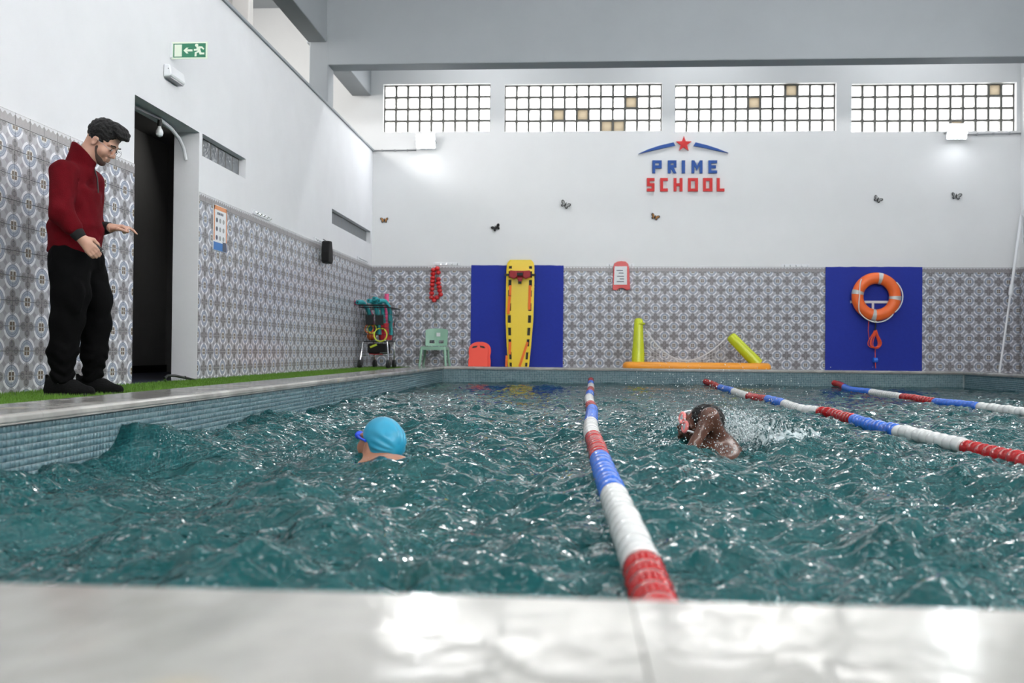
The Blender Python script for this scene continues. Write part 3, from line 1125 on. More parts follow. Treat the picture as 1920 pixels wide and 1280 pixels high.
# ================================================================== SIGNED-DISTANCE BODIES
class SDF:
    def __init__(s, lo, hi, h):
        s.lo, s.h = np.array(lo, float), h
        s.n = np.ceil((np.array(hi, float) - s.lo) / h).astype(int) + 1
        s.d = np.full(s.n, 1.0, np.float32)

    def sub(s, lo, hi):
        a = np.clip(np.floor((np.array(lo) - s.lo) / s.h).astype(int), 0, s.n - 1)
        b = np.clip(np.ceil((np.array(hi) - s.lo) / s.h).astype(int) + 1, 1, s.n)
        sl = tuple(slice(i, j) for i, j in zip(a, b))
        gx = [s.lo[k] + s.h * np.arange(a[k], b[k]) for k in range(3)]
        P = np.stack(np.meshgrid(*gx, indexing='ij'), -1)
        return sl, P

    def merge(s, sl, d, k, op='add'):
        c = s.d[sl]
        if op == 'add':
            if k > 0:
                hh = np.clip(0.5 + 0.5 * (c - d) / k, 0, 1)
                s.d[sl] = c * (1 - hh) + d * hh - k * hh * (1 - hh)
            else:
                s.d[sl] = np.minimum(c, d)
        else:
            d = -d
            if k > 0:
                hh = np.clip(0.5 - 0.5 * (c - d) / k, 0, 1)
                s.d[sl] = c * (1 - hh) + d * hh + k * hh * (1 - hh)
            else:
                s.d[sl] = np.maximum(c, d)

    def cap(s, a, b, ra, rb=None, k=0.02, op='add'):
        rb = ra if rb is None else rb
        a, b = np.array(a, float), np.array(b, float)
        m = max(ra, rb) + k * 1.5 + 0.02
        sl, P = s.sub(np.minimum(a, b) - m, np.maximum(a, b) + m)
        ab = b - a
        t = np.clip(((P - a) @ ab) / (ab @ ab + 1e-12), 0, 1)
        d = np.linalg.norm(P - a - t[..., None] * ab, axis=-1) - (ra + (rb - ra) * t)
        s.merge(sl, d, k, op)

    def chain(s, pts, rs, k=0.02):
        for i in range(len(pts) - 1):
            s.cap(pts[i], pts[i + 1], rs[i], rs[i + 1], k)

    def ell(s, c, r, R=None, k=0.02, op='add'):
        c, r = np.array(c, float), np.array(r, float)
        m = r.max() + k * 1.5 + 0.02
        sl, P = s.sub(c - m, c + m)
        q = P - c
        if R is not None:
            q = q @ np.array(R)          # columns of R are the local axes in world
        k0 = np.linalg.norm(q / r, axis=-1)
        k1 = np.linalg.norm(q / (r * r), axis=-1) + 1e-9
        s.merge(sl, k0 * (k0 - 1) / k1, k, op)

    def ecyl(s, c0, c1, e0, e1, R, k=0.03, rnd=0.015):
        """elliptic cylinder between c0 and c1, half sizes e=(front, side) along R's first two columns"""
        c0, c1 = np.array(c0, float), np.array(c1, float)
        m = max(*e0, *e1) + k * 1.5 + 0.03
        sl, P = s.sub(np.minimum(c0, c1) - m, np.maximum(c0, c1) + m)
        ax = c1 - c0
        L = np.linalg.norm(ax)
        ax = ax / L
        t = (P - c0) @ ax
        tt = np.clip(t / L, 0, 1)
        q = (P - c0 - t[..., None] * ax) @ np.array(R)
        f = e0[0] + (e1[0] - e0[0]) * tt
        w = e0[1] + (e1[1] - e0[1]) * tt
        rr = np.sqrt((q[..., 0] / f) ** 2 + (q[..., 1] / w) ** 2)
        dl = (rr - 1) * np.minimum(f, w) + rnd
        dz = np.abs(t - L / 2) - L / 2 + rnd
        d = np.minimum(np.maximum(dl, dz), 0) + np.sqrt(np.maximum(dl, 0) ** 2 + np.maximum(dz, 0) ** 2) - rnd
        s.merge(sl, d, k)

    def axes(s):
        return [(s.lo[k] + s.h * np.arange(s.n[k])).reshape([-1 if i == k else 1 for i in range(3)]) for k in range(3)]

    def halfspace(s, p, n):
        """keep the side where (x-p).n < 0"""
        X = s.axes()
        e = sum((X[k] - p[k]) * n[k] for k in range(3))
        s.d = np.maximum(s.d, e.astype(np.float32))

    def wobble(s, f):
        m = np.abs(s.d) < 0.03
        g = np.argwhere(m)
        P = s.lo + s.h * g
        s.d[m] += f(P[:, 0], P[:, 1], P[:, 2]).astype(np.float32)

    def mesh(s, name, material, smooth_iter=1):
        d = s.d
        d[0], d[-1] = np.maximum(d[0], 0.01), np.maximum(d[-1], 0.01)
        d[:, 0], d[:, -1] = np.maximum(d[:, 0], 0.01), np.maximum(d[:, -1], 0.01)
        d[:, :, 0], d[:, :, -1] = np.maximum(d[:, :, 0], 0.01), np.maximum(d[:, :, -1], 0.01)
        ins = d < 0
        nx, ny, nz = d.shape
        C = [(0, 0, 0), (1, 0, 0), (0, 1, 0), (1, 1, 0), (0, 0, 1), (1, 0, 1), (0, 1, 1), (1, 1, 1)]

        def cut(a, c):
            return a[c[0]:nx - 1 + c[0], c[1]:ny - 1 + c[1], c[2]:nz - 1 + c[2]]
        anyi = np.zeros((nx - 1, ny - 1, nz - 1), bool)
        alli = np.ones((nx - 1, ny - 1, nz - 1), bool)
        for c in C:
            anyi |= cut(ins, c)
            alli &= cut(ins, c)
        act = anyi & ~alli
        g = np.argwhere(act)
        ids = np.full(act.shape, -1, np.int64)
        ids[act] = np.arange(len(g))
        cv = [d[g[:, 0] + c[0], g[:, 1] + c[1], g[:, 2] + c[2]] for c in C]
        cnt = np.zeros(len(g))
        acc = np.zeros((len(g), 3))
        for i in range(8):
            for j in range(i + 1, 8):
                if sum(abs(C[i][t] - C[j][t]) for t in range(3)) != 1:
                    continue
                da, db = cv[i], cv[j]
                x = (da < 0) != (db < 0)
                t = np.where(x, da / np.where(x, da - db, 1), 0)
                for ax in range(3):
                    acc[:, ax] += np.where(x, C[i][ax] + t * (C[j][ax] - C[i][ax]), 0)
                cnt += x
        V = s.lo + s.h * (g + acc / cnt[:, None])
        quads = []
        for ax in range(3):
            o1, o2 = [(1, 2), (2, 0), (0, 1)][ax]
            e = [slice(None)] * 3
            e0, e1 = list(e), list(e)
            e0[ax], e1[ax] = slice(0, -1), slice(1, None)
            a, b = ins[tuple(e0)], ins[tuple(e1)]
            for flag in (True, False):
                w = np.argwhere((a != b) & (a == flag))
                w = w[(w[:, o1] > 0) & (w[:, o2] > 0) & (w[:, o1] < d.shape[o1] - 1) & (w[:, o2] < d.shape[o2] - 1)]
                if not len(w):
                    continue
                def gi(p, q):
                    v = w.copy()
                    v[:, o1] -= p
                    v[:, o2] -= q
                    return ids[v[:, 0], v[:, 1], v[:, 2]]
                qd = [gi(1, 1), gi(0, 1), gi(0, 0), gi(1, 0)]
                if not flag:
                    qd = qd[::-1]
                quads.append(np.stack(qd, 1))
        Q = np.concatenate(quads)
        for _ in range(smooth_iter):
            A = np.zeros_like(V)
            n = np.zeros(len(V))
            for a, b in ((0, 1), (1, 2), (2, 3), (3, 0)):
                np.add.at(A, Q[:, a], V[Q[:, b]])
                np.add.at(A, Q[:, b], V[Q[:, a]])
                np.add.at(n, Q[:, a], 1)
                np.add.at(n, Q[:, b], 1)
            V = 0.5 * V + 0.5 * A / np.maximum(n, 1)[:, None]
        return npmesh(name, V, Q, material, smooth=True)


def head_prims(sd, T, neck=True, k=0.012):
    """skull, face, nose, lips, ears; T maps head coordinates (x front, y left, z up) to the space of sd"""
    R = np.array(T)[:3, :3]
    t = lambda *p: tuple((np.array(T) @ np.array(p + (1,)))[:3])
    sd.ell(t(-.012, 0, .032), (.098, .077, .090), R, k)
    sd.ell(t(.028, 0, -.032), (.062, .061, .092), R, k)
    sd.ell(t(.040, 0, -.085), (.042, .044, .034), R, k)
    sd.ell(t(.068, 0, -.102), (.022, .024, .020), R, 0.015)
    for sy in (-1, 1):
        sd.ell(t(.058, sy * .038, -.034), (.030, .028, .034), R, 0.015)
        sd.cap(t(.084, sy * .012, .020), t(.074, sy * .050, .020), .011, .009, 0.012)
        sd.ell(t(.100, sy * .033, -.002), (.016, .019, .013), R, 0.010, 'sub')
        sd.ell(t(.080, sy * .032, -.003), (.014, .016, .012), R, 0.005)
        sd.ell(t(-.004, sy * .078, -.010), (.020, .009, .033), R, 0.006)
        sd.ell(t(.002, sy * .086, -.010), (.010, .006, .018), R, 0.004, 'sub')
        sd.ell(t(.098, sy * .012, -.040), (.012, .009, .009), R, 0.006)
    sd.cap(t(.088, 0, .012), t(.112, 0, -.034), .008, .012, 0.010)
    sd.cap(t(.090, -.020, -.066), t(.090, .020, -.066), .008, None, 0.006)
    sd.cap(t(.088, -.017, -.078), t(.088, .017, -.078), .009, None, 0.006)

# ================================================================== THE MAN ON THE DECK
MROOT = np.array((-3.018, 5.443, ZF))
ER, EV = np.array((0.87456, 0.48492, 0)), np.array((-0.48492, 0.87456, 0))


def mp_(r, d, z):
    """right / away / up of the man as the photograph shows him -> local offset from his base"""
    return tuple(r * ER + d * EV + np.array((0, 0, z)))


HF = np.array((0.875, -0.485))                        # facing, in (r, d)
HFW = HF[0] * ER + HF[1] * EV                         # in the world
HLW = np.array((-HFW[1], HFW[0], 0))                  # his left
RM = np.stack([HFW, HLW, np.array((0, 0, 1.0))], 1)


def mb_(f, s_, z):
    return tuple(HFW * f + HLW * s_ + np.array((0, 0, z)) + ER * -0.03)


man = empty('person', tuple(MROOT))
tag(man, 'standing man in a dark red fleece jacket and black trousers, looking down at the pool', 'person')
# head frame
hp = math.radians(36)
hx = HFW * math.cos(hp) - np.array((0, 0, 1)) * math.sin(hp)
hz = HFW * math.sin(hp) + np.array((0, 0, 1)) * math.cos(hp)
HT = np.eye(4)
HT[:3, 0], HT[:3, 1], HT[:3, 2] = hx, HLW, hz
HT[:3, 3] = np.array(mp_(0.106, -0.03, 1.568))
ht = lambda *p: tuple((HT @ np.array(p + (1,)))[:3])
sd = SDF((-0.42, -0.42, -0.02), (0.46, 0.46, 1.76), 0.0055)
head_prims(sd, HT)
sd.cap(ht(-.035, 0, -.05), mb_(0.0, 0, 1.38), .056, .062, 0.03)
# torso, legs (inside the clothes)
sd.ecyl(mb_(0, 0, .92), mb_(-.01, 0, 1.30), (.085, .13), (.070, .13), RM, 0.04)
sd.cap(mb_(-.01, -.1, 1.32), mb_(-.01, .1, 1.32), .055, None, 0.04)
HIPR, HIPL = mb_(0, -.085, .86), mb_(0.01, .085, .86)
KNR, KNL = mp_(-.075, -.095, .46), mp_(.082, .085, .46)
ANR, ANL = mp_(-.098, -.10, .10), mp_(.068, .085, .10)
sd.chain([HIPR, KNR, ANR], [.075, .055, .04], 0.03)
sd.chain([HIPL, KNL, ANL], [.075, .055, .04], 0.03)
for an_ in (ANR, ANL):
    sd.cap(np.array(an_) + (0, 0, -.045), np.array(an_) + HFW * .13 + np.array((0, 0, -.065)), .032, .026, 0.02)
# arms
SHR, ELR, WRR = mb_(0.0, -.165, 1.345), mp_(-.112, -.235, 1.085), mp_(-.008, -.245, .948)
SHL, ELL_, WRL = mb_(0.0, .165, 1.345), mp_(.055, .215, 1.06), mp_(.157, .10, 1.058)
sd.chain([SHR, ELR, WRR], [.055, .042, .028], 0.03)
sd.chain([SHL, ELL_, WRL], [.055, .042, .028], 0.03)
# right hand hanging, fingers round a small black stopwatch
W = np.array(WRR)
hd = np.array(mp_(.072, 0.0, -.080))
hd /= np.linalg.norm(hd)                              # along the hand
hn = np.array(mp_(.70, 0.0, .66))
hn -= hd * (hn @ hd)
hn /= np.linalg.norm(hn)                              # towards the thumb side
hb = np.cross(hd, hn)                                 # back of hand (towards the viewer is -EV)
if hb @ EV > 0:
    hb = -hb
hand = lambda a, b_, c: W + hd * a + hn * b_ + hb * c
sd.cap(hand(0, 0, 0), hand(.035, 0, 0), .025, .026, 0.015)
for q in (-.026, -.009, .008, .024):
    sd.cap(hand(.025, q * .6, 0), hand(.082, q, .002), .015, .0125, 0.010)
for q, ln in ((-.030, .052), (-.011, .064), (.008, .068), (.026, .062)):
    k1_ = hand(.082, q, .002)
    k2_ = hand(.082 + ln * .52, q * .95, -.006)
    k3_ = hand(.082 + ln * .92, q * .85, -.030)
    sd.chain([k1_, k2_, k3_], [.0105, .0095, .0075], 0.003)
sd.chain([hand(.022, .022, -.004), hand(.052, .046, -.016), hand(.085, .048, -.030), hand(.108, .040, -.040)], [.014, .0125, .011, .009], 0.006)
# left hand pointing forward, thumb below, other fingers folded
W2 = np.array(WRL)
gd = np.array(mp_(.10, -.01, .004))
gd /= np.linalg.norm(gd)
gu = np.array((0, 0, 1.0))
gb = np.cross(gd, gu)                                 # towards the viewer
if gb @ EV > 0:
    gb = -gb
h2 = lambda a, b_, c: W2 + gd * a + gu * b_ + gb * c
sd.cap(h2(0, 0, 0), h2(.03, .002, 0), .023, .023, 0.015)
for q in (-.022, -.008, .008, .022):
    sd.cap(h2(.02, .002, q * .6), h2(.075, .008, q), .014, .012, 0.010)
sd.chain([h2(.075, .010, -.022), h2(.112, .004, -.022), h2(.138, -.014, -.022), h2(.158, -.036, -.022)], [.011, .0095, .0085, .0065], 0.004)
for q in (-.006, .010):
    sd.chain([h2(.075, .006, q), h2(.104, -.002, q), h2(.104, -.024, q), h2(.082, -.030, q)], [.0105, .0095, .0085, .008], 0.003)
sd.chain([h2(.075, .002, .024), h2(.098, -.008, .024), h2(.096, -.026, .024), h2(.078, -.030, .024)], [.0095, .0085, .0075, .007], 0.003)
sd.chain([h2(.012, -.006, .020), h2(.045, -.010, .038), h2(.075, -.018, .040), h2(.096, -.026, .036)], [.013, .0115, .010, .008], 0.005)
link('body', sd.mesh('body', M['skin']), man)
# hair
sd = SDF(np.array(ht(0, 0, 0)) - 0.2, np.array(ht(0, 0, 0)) + 0.2, 0.004)
R3 = HT[:3, :3]
sd.ell(ht(-.020, 0, .050), (.104, .087, .094), R3, 0)
sd.ell(ht(.048, 0, .118), (.068, .064, .036), R3, 0.025)
sd.ell(ht(.088, -.012, .100), (.040, .056, .026), R3, 0.02)
sd.ell(ht(.112, 0, .012), (.062, .10, .072), R3, 0.012, 'sub')
sd.ell(ht(.050, 0, -.085), (.085, .12, .085), R3, 0.01, 'sub')
sd.ell(ht(.004, 0, -.050), (.026, .15, .052), R3, 0.008, 'sub')
sd.halfspace(ht(-.02, 0, -.062), -HT[:3, 2])
sd.wobble(lambda x, y, z: 0.0022 * np.sin(x * 150 + 3 * np.sin(y * 70)) * np.sin(y * 140 + z * 60) + 0.0018 * np.sin(z * 190 + x * 90 + 2 * np.sin(x * 80)))
link('hair', sd.mesh('hair', M['hair'], 0), man)
# beard
sd = SDF(np.array(ht(0, 0, 0)) - 0.17, np.array(ht(0, 0, 0)) + 0.17, 0.004)
sd.ell(ht(.028, 0, -.032), (.0635, .0625, .0935), R3, 0.01)
sd.ell(ht(.040, 0, -.085), (.044, .046, .036), R3, 0.012)
sd.ell(ht(.068, 0, -.102), (.026, .028, .024), R3, 0.012)
sd.cap(ht(.092, -.022, -.054), ht(.092, .022, -.054), .007, None, 0.006)
sd.ell(ht(.088, 0, .006), (.082, .085, .084), R3, 0.015, 'sub')
sd.ell(ht(.105, 0, -.072), (.022, .022, .011), R3, 0.005, 'sub')
sd.halfspace(ht(.004, 0, 0), -HT[:3, 0])
link('beard', sd.mesh('beard', M['beard']), man)
for sy in (-1, 1):
    MB().ball(ht(.0845, sy * .032, -.004), (.0105, .0105, .0105)).build('eye', M['eyewhite'], man, smooth=True)
    MB().tube([ht(.099, sy * .014, .024), ht(.100, sy * .034, .029), ht(.086, sy * .054, .022)], [.003, .0042, .003], 6).build('eyebrow', M['hair'], man, smooth=True)
b = MB()
for sy in (-1, 1):
    c = np.array(ht(.112, sy * .034, -.008))
    b.tube(circle(c, .025, HT[:3, 1], HT[:3, 2], 20), .0014, 5, closed=True)
    b.tube([ht(.112, sy * .058, .0), ht(.090, sy * .082, .002), ht(.0, sy * .088, .006)], .0014, 5)
b.tube([ht(.112, -.010, -.004), ht(.116, 0, .0), ht(.112, .010, -.004)], .0014, 5)
tag(b.build('eyeglasses', M['greymetal'], man, smooth=True), 'thin round metal eyeglasses')
# jacket
sd = SDF((-0.42, -0.42, 0.78), (0.46, 0.46, 1.56), 0.006)
sd.ecyl(mb_(-.012, 0, .865), mb_(-.005, 0, 1.06), (.146, .182), (.138, .178), RM, 0.04, 0.02)
sd.ecyl(mb_(-.005, 0, 1.02), mb_(-.005, 0, 1.27), (.136, .176), (.126, .182), RM, 0.05, 0.03)
sd.cap(mb_(-.008, -.115, 1.325), mb_(-.008, .115, 1.325), .086, None, 0.06)
sd.ell(mb_(.0, 0, 1.36), (.10, .13, .07), RM, 0.04)
cax = np.array(mb_(.052, 0, 1.53)) - np.array(mb_(-.005, 0, 1.36))
cax /= np.linalg.norm(cax)
RC = np.stack([HFW - cax * (HFW @ cax), HLW, cax], 1)
sd.ecyl(mb_(-.005, 0, 1.36), mb_(.052, 0, 1.54), (.082, .080), (.078, .078), RC, 0.02, 0.008)
sd.halfspace(mp_(.045, 0, 1.462), 0.68 * ER + 0.73 * np.array((0, 0, 1.0)))
sd.chain([SHR, ELR, np.array(WRR) + (np.array(ELR) - np.array(WRR)) * .42], [.073, .066, .050], 0.035)
sd.chain([SHL, ELL_, np.array(WRL) + (np.array(ELL_) - np.array(WRL)) * .45], [.075, .064, .046], 0.035)
sd.wobble(lambda x, y, z: 0.0035 * np.sin(z * 42 + 9 * x + 2.2 * np.sin(x * 22 + y * 17)) * np.clip((1.28 - z) * 4, 0, 1) + 0.003 * np.sin(x * 60 + z * 35) * np.sin(y * 50))
link('jacket', sd.mesh('jacket', M['jacket'], 2), man)
for w_, e_, nm in ((WRR, ELR, 0), (WRL, ELL_, 1)):
    a_ = np.array(w_)
    u_ = np.array(e_) - a_
    u_ /= np.linalg.norm(u_)
    b = MB()
    b.lathe([(.030, -.004), (.035, -.002), (.037, .012), (.041, .03), (.040, .052)], a_, u_, 18)
    b.build('cuff', M['blacksoft'], man, smooth=True)
b = MB()
b.tube([mb_(.094, .02, 1.40), mb_(.118, .012, 1.34), mb_(.128, .008, 1.25)], .004, 6)
b.build('zip', M['black'], man, smooth=True)
# trousers with cargo pockets and bunched hems
sd = SDF((-0.36, -0.36, 0.06), (0.36, 0.36, 0.96), 0.006)
sd.ecyl(mb_(-.012, 0, .77), mb_(-.010, 0, .93), (.128, .168), (.126, .160), RM, 0.04, 0.03)
sd.chain([np.array(HIPR) + (0, 0, -.03), np.array(mp_(-.058, -.09, .62)), np.array(KNR), np.array(mp_(-.098, -.10, .27)), np.array(ANR) + (0, 0, .02)], [.115, .108, .092, .080, .062], 0.03)
sd.chain([np.array(HIPL) + (0, 0, -.03), np.array(mp_(.062, .085, .62)), np.array(KNL), np.array(mp_(.078, .085, .27)), np.array(ANL) + (0, 0, .02)], [.115, .108, .092, .076, .060], 0.03)
sd.ell(np.array(mp_(.110, .03, .60)), (.055, .085, .12), RM, 0.02)
sd.ell(np.array(mp_(-.060, -.165, .60)), (.085, .040, .12), RM, 0.02)
sd.halfspace((0, 0, .088), (0, 0, -1))
sd.wobble(lambda x, y, z: 0.006 * np.sin(z * 95 + 2.5 * np.sin(x * 30 + y * 26)) * np.clip((0.36 - z) * 5, 0, 1) + 0.0022 * np.sin(z * 40 + 14 * x + 2 * np.sin(y * 30)) + 0.002 * np.sin(x * 70 + z * 25))
link('trousers', sd.mesh('trousers', M['trousers'], 1), man)
# socks and shoes
for an_ in (ANR, ANL):
    a_ = np.array(an_)
    MB().lathe([(.040, -.055), (.043, -.03), (.043, 0), (.044, .02)], a_, (0, 0, 1), 16).build('sock', M['sock'], man, smooth=True)
    sd = SDF(a_ + np.array((-.26, -.26, -.115)), a_ + np.array((.26, .26, .06)), 0.005)
    P_ = lambda f, s_, z: a_ + HFW * f + HLW * s_ + np.array((0, 0, z - a_[2]))
    sd.cap(P_(-.068, 0, .046), P_(-.062, 0, .088), .040, .036, 0.02)
    sd.cap(P_(-.05, 0, .050), P_(.08, .0, .046), .044, .047, 0.03)
    sd.cap(P_(.08, 0, .044), P_(.165, .004, .036), .047, .034, 0.03)
    sd.cap(P_(-.02, 0, .084), P_(.06, 0, .072), .038, .036, 0.03)
    sd.cap(P_(-.096, 0, .128), P_(-.082, 0, .09), .010, .016, 0.02)
    sd.ell(P_(.008, 0, .128), (.062, .036, .036), RM, 0.01, 'sub')
    sd.halfspace((0, 0, .012), (0, 0, -1))
    so = link('shoe', sd.mesh('shoe', M['shoe']), man)
    sd = SDF(a_ + np.array((-.26, -.26, -.115)), a_ + np.array((.26, .26, .0)), 0.005)
    sd.cap(P_(-.065, 0, .020), P_(.05, 0, .018), .042, .044, 0.02)
    sd.cap(P_(.05, 0, .018), P_(.155, .004, .022), .046, .036, 0.02)
    sd.halfspace((0, 0, .028), (0, 0, 1))
    sd.halfspace((0, 0, .001), (0, 0, -1))
    link('sole', sd.mesh('sole', M['black']), so)
    b = MB()
    for t_ in (.03, .05, .07, .09):
        b.tube([P_(t_, -.028, .078 - (t_ - .03) * .25), P_(t_ + .004, 0, .099 - (t_ - .03) * .30), P_(t_, .028, .078 - (t_ - .03) * .25)], .003, 5)
    b.build('laces', M['black'], so, smooth=True)
# stopwatch in the right hand
sw = MB(origin=tuple(MROOT))
cpos = MROOT + hand(.094, .036, -.018)
sw.tube([cpos - hn * .012 - hd * .030, cpos + hn * .004 + hd * .034], .013, 12)
swo = sw.build('stopwatch', M['black'], smooth=True, bevel=0.003)
tag(swo, "small black stopwatch held in the standing man's right hand", 'stopwatch')
MB(origin=tuple(MROOT)).lathe([(.009, 0), (.010, .004), (.006, .007)], cpos + hn * .004 + hd * .034, hd, 12).build('button', M['greymetal'], swo, smooth=True)

# ================================================================== SWIMMERS
def frame(xdir, tilt_up, roll, c):
    """head frame looking along xdir (horizontal), pitched up by tilt_up, rolled"""
    x = np.array(xdir, float)
    x /= np.linalg.norm(x)
    y = np.array((-x[1], x[0], 0))
    z = np.array((0, 0, 1.0))
    xa = x * math.cos(tilt_up) + z * math.sin(tilt_up)
    za = -x * math.sin(tilt_up) + z * math.cos(tilt_up)
    ya = y * math.cos(roll) + za * math.sin(roll)
    zb = za * math.cos(roll) - y * math.sin(roll)
    T = np.eye(4)
    T[:3, 0], T[:3, 1], T[:3, 2], T[:3, 3] = xa, ya, zb, c
    return T


# boy with the blue cap, seen from behind, low in the water
c1 = on(1, 4.05, 712, 833)
s1 = empty('person', (c1[0], c1[1], ZW))
tag(s1, 'swimmer in a blue cap with blue goggles, head turned away, nearest lane', 'person')
O1 = np.array((c1[0], c1[1], ZW))
T1 = frame((-0.80, 0.60, 0), math.radians(18), 0.0, c1 - O1)
t1 = lambda *p: tuple((T1 @ np.array(p + (1,)))[:3])
sd = SDF((-0.55, -0.85, -0.75), (0.50, 0.52, 0.26), 0.007)
head_prims(sd, T1)
bx = np.array((-0.86, 0.5, 0))
by = np.array((-bx[1], bx[0], 0))
RB = np.stack([bx, by, np.array((0, 0, 1.0))], 1)
bp_ = lambda f, s_, z: tuple(bx * f + by * s_ + np.array((0, 0, z)))
sd.cap(t1(-.035, 0, -.05), bp_(.01, 0, -.03), .050, .056, 0.03)
sd.cap(bp_(-.02, -.12, -.045), bp_(-.02, .12, -.045), .058, None, 0.05)
sd.chain([(.02, -.05, -.05), (.10, -.20, -.065), (.20, -.36, -.13), (.26, -.46, -.20)], [.085, .105, .095, .085], 0.06)
sd.cap(bp_(-.10, -.09, -.07), bp_(-.10, .09, -.07), .06, None, 0.06)
for sy in (-1, 1):
    sd.chain([bp_(-.01, sy * .15, -.08), bp_(.16, sy * .25, -.15), bp_(.34, sy * .20, -.12)], [.045, .036, .026], 0.03)
    sd.chain([bp_(.34, sy * .20, -.12), bp_(.39, sy * .195, -.12)], [.027, .03], 0.015)
    for q in (-.024, -.008, .008, .022):
        sd.chain([bp_(.40, sy * .195 + q, -.12), bp_(.435, sy * .195 + q * 1.2, -.13), bp_(.46, sy * .195 + q * 1.2, -.145)], [.010, .009, .007], 0.004)
    sd.chain([bp_(.36, sy * .165, -.12), bp_(.39, sy * .135, -.13), bp_(.42, sy * .13, -.14)], [.012, .011, .008], 0.006)
    sd.chain([np.array((.26, -.46, -.20)) + by * sy * .06, np.array((.33, -.66, -.40)) + by * sy * .08, np.array((.36, -.74, -.62)) + by * sy * .08], [.07, .055, .04], 0.03)
link('body', sd.mesh('body', M['skinboy']), s1)
R1 = T1[:3, :3]
# cap: stretched shell with folds at the back
sd = SDF(np.array(t1(0, 0, 0)) - 0.17, np.array(t1(0, 0, 0)) + 0.17, 0.004)
sd.ell(t1(-.014, 0, .034), (.104, .083, .096), R1, 0)
sd.ell(t1(-.05, 0, .02), (.078, .079, .088), R1, 0.02)
cut_n = T1[:3, :3] @ np.array((0.56, 0, -0.83))
sd.halfspace(t1(.004, 0, .0), cut_n)
def folds(x, y, z):
    q = np.stack([x, y, z], -1) - np.array(t1(-.075, 0, .02))
    l = q @ R1
    an = np.arctan2(l[..., 2], l[..., 1])
    rr = np.sqrt(l[..., 1] ** 2 + l[..., 2] ** 2)
    return 0.0026 * np.sin(an * 13 + 2 * np.sin(an * 3)) * np.clip(rr * 22 - 0.5, 0, 1) * np.clip(-l[..., 0] * 14 + 0.9, 0, 1)
sd.wobble(folds)
link('swim_cap', sd.mesh('swim_cap', M['cap'], 1), s1)
b = MB()
rim = []
for i in range(33):
    a = math.pi * 2 * i / 32
    p = np.array((0, math.cos(a) * .085, math.sin(a) * .085))
    rim.append(p)
strap = [t1(.10, .030, .008), t1(.085, .062, .012), t1(.045, .082, .018), t1(.0, .088, .024)]
b.tube(strap, .0055, 8)
strap = [t1(.10, -.030, .008), t1(.085, -.062, .012), t1(.045, -.082, .018), t1(.0, -.088, .024)]
b.tube(strap, .0055, 8)
gob = MB()
for sy in (-1, 1):
    gob.ball(t1(.104, sy * .034, .006), (.022, .026, .019), 14, 10)
gob.tube([t1(.112, -.012, .006), t1(.116, 0, .007), t1(.112, .012, .006)], .005, 6)
gg = gob.build('goggles', M['goggle'], s1, smooth=True)
b.build('strap', M['goggle'], gg, smooth=True)

# swimmer with pink goggles, one arm coming over
c2 = on(1, 4.95, 1313, 797)
s2 = empty('person', (c2[0], c2[1], ZW))
tag(s2, 'swimmer with pink goggles and dark hair raising a bent arm in a splash', 'person')
O2 = np.array((c2[0], c2[1], ZW))
T2 = frame((-0.95, -0.30, 0), math.radians(8), math.radians(-42), c2 - O2)
t2 = lambda *p: tuple((T2 @ np.array(p + (1,)))[:3])
P2 = lambda px, py, dy=0.0: on(1, c2[1] + dy, px, py) - O2
sd = SDF((-0.35, -0.45, -0.5), (0.5, 0.35, 0.28), 0.007)
head_prims(sd, T2)
shl, elb, wri = P2(1356, 838, -.03), P2(1331, 781, -.12), P2(1306, 826, -.16)
sd.cap(t2(-.035, 0, -.05), tuple(P2(1338, 838, 0.02)), .055, .06, 0.03)
sd.chain([shl, elb, wri], [.052, .043, .030], 0.03)
W3 = np.array(wri)
fd_ = np.array(wri) - np.array(elb)
fd_ /= np.linalg.norm(fd_)
sd.cap(W3, W3 + fd_ * .06, .028, .036, 0.02)
side = np.cross(fd_, np.array((0, 1.0, 0)))
side /= np.linalg.norm(side)
for q in (-.026, -.009, .009, .025):
    sd.chain([W3 + fd_ * .07 + side * q, W3 + fd_ * .11 + side * q * 1.2, W3 + fd_ * .14 + side * q * 1.2], [.010, .009, .007], 0.004)
sd.chain([W3 + fd_ * .03 + side * .03, W3 + fd_ * .07 + side * .055, W3 + fd_ * .10 + side * .06], [.012, .011, .008], 0.006)
sd.cap(shl, tuple(P2(1320, 856, 0.12)), .062, .062, 0.05)
RT2 = np.eye(3)
sd.ell(tuple(P2(1338, 856, -0.02)), (.17, .14, .09), RT2, 0.05)
sd.chain([tuple(P2(1345, 870, 0.05)), (0.30, 0.10, -0.22), (0.46, 0.18, -0.33)], [.11, .10, .08], 0.05)
sd.chain([tuple(P2(1300, 862, .14)), (-0.16, 0.12, -0.22), (-0.30, 0.08, -0.26)], [.05, .04, .03], 0.03)
link('body', sd.mesh('body', M['skindark']), s2)
R2 = T2[:3, :3]
sd = SDF(np.array(t2(0, 0, 0)) - 0.17, np.array(t2(0, 0, 0)) + 0.17, 0.005)
sd.ell(t2(-.018, 0, .042), (.100, .082, .090), R2, 0)
sd.halfspace(t2(.040, 0, .028), R2 @ np.array((0.62, 0, -0.78)))
sd.wobble(lambda x, y, z: 0.003 * np.sin(x * 120 + 2 * np.sin(z * 70)) * np.sin(y * 110 + z * 60))
link('hair', sd.mesh('hair', M['hair'], 0), s2)
b = MB()
for sy in (-1, 1):
    b.tube([np.array(p) for p in circle(t2(.098, sy * .033, .004), .025, R2[:, 1], R2[:, 2], 20)], .010, 8, closed=True)
b.tube([t2(.116, -.012, .006), t2(.118, 0, .008), t2(.116, .012, .006)], .007, 6)
gg = b.build('goggles', M['pinkmask'], s2, smooth=True)
b = MB()
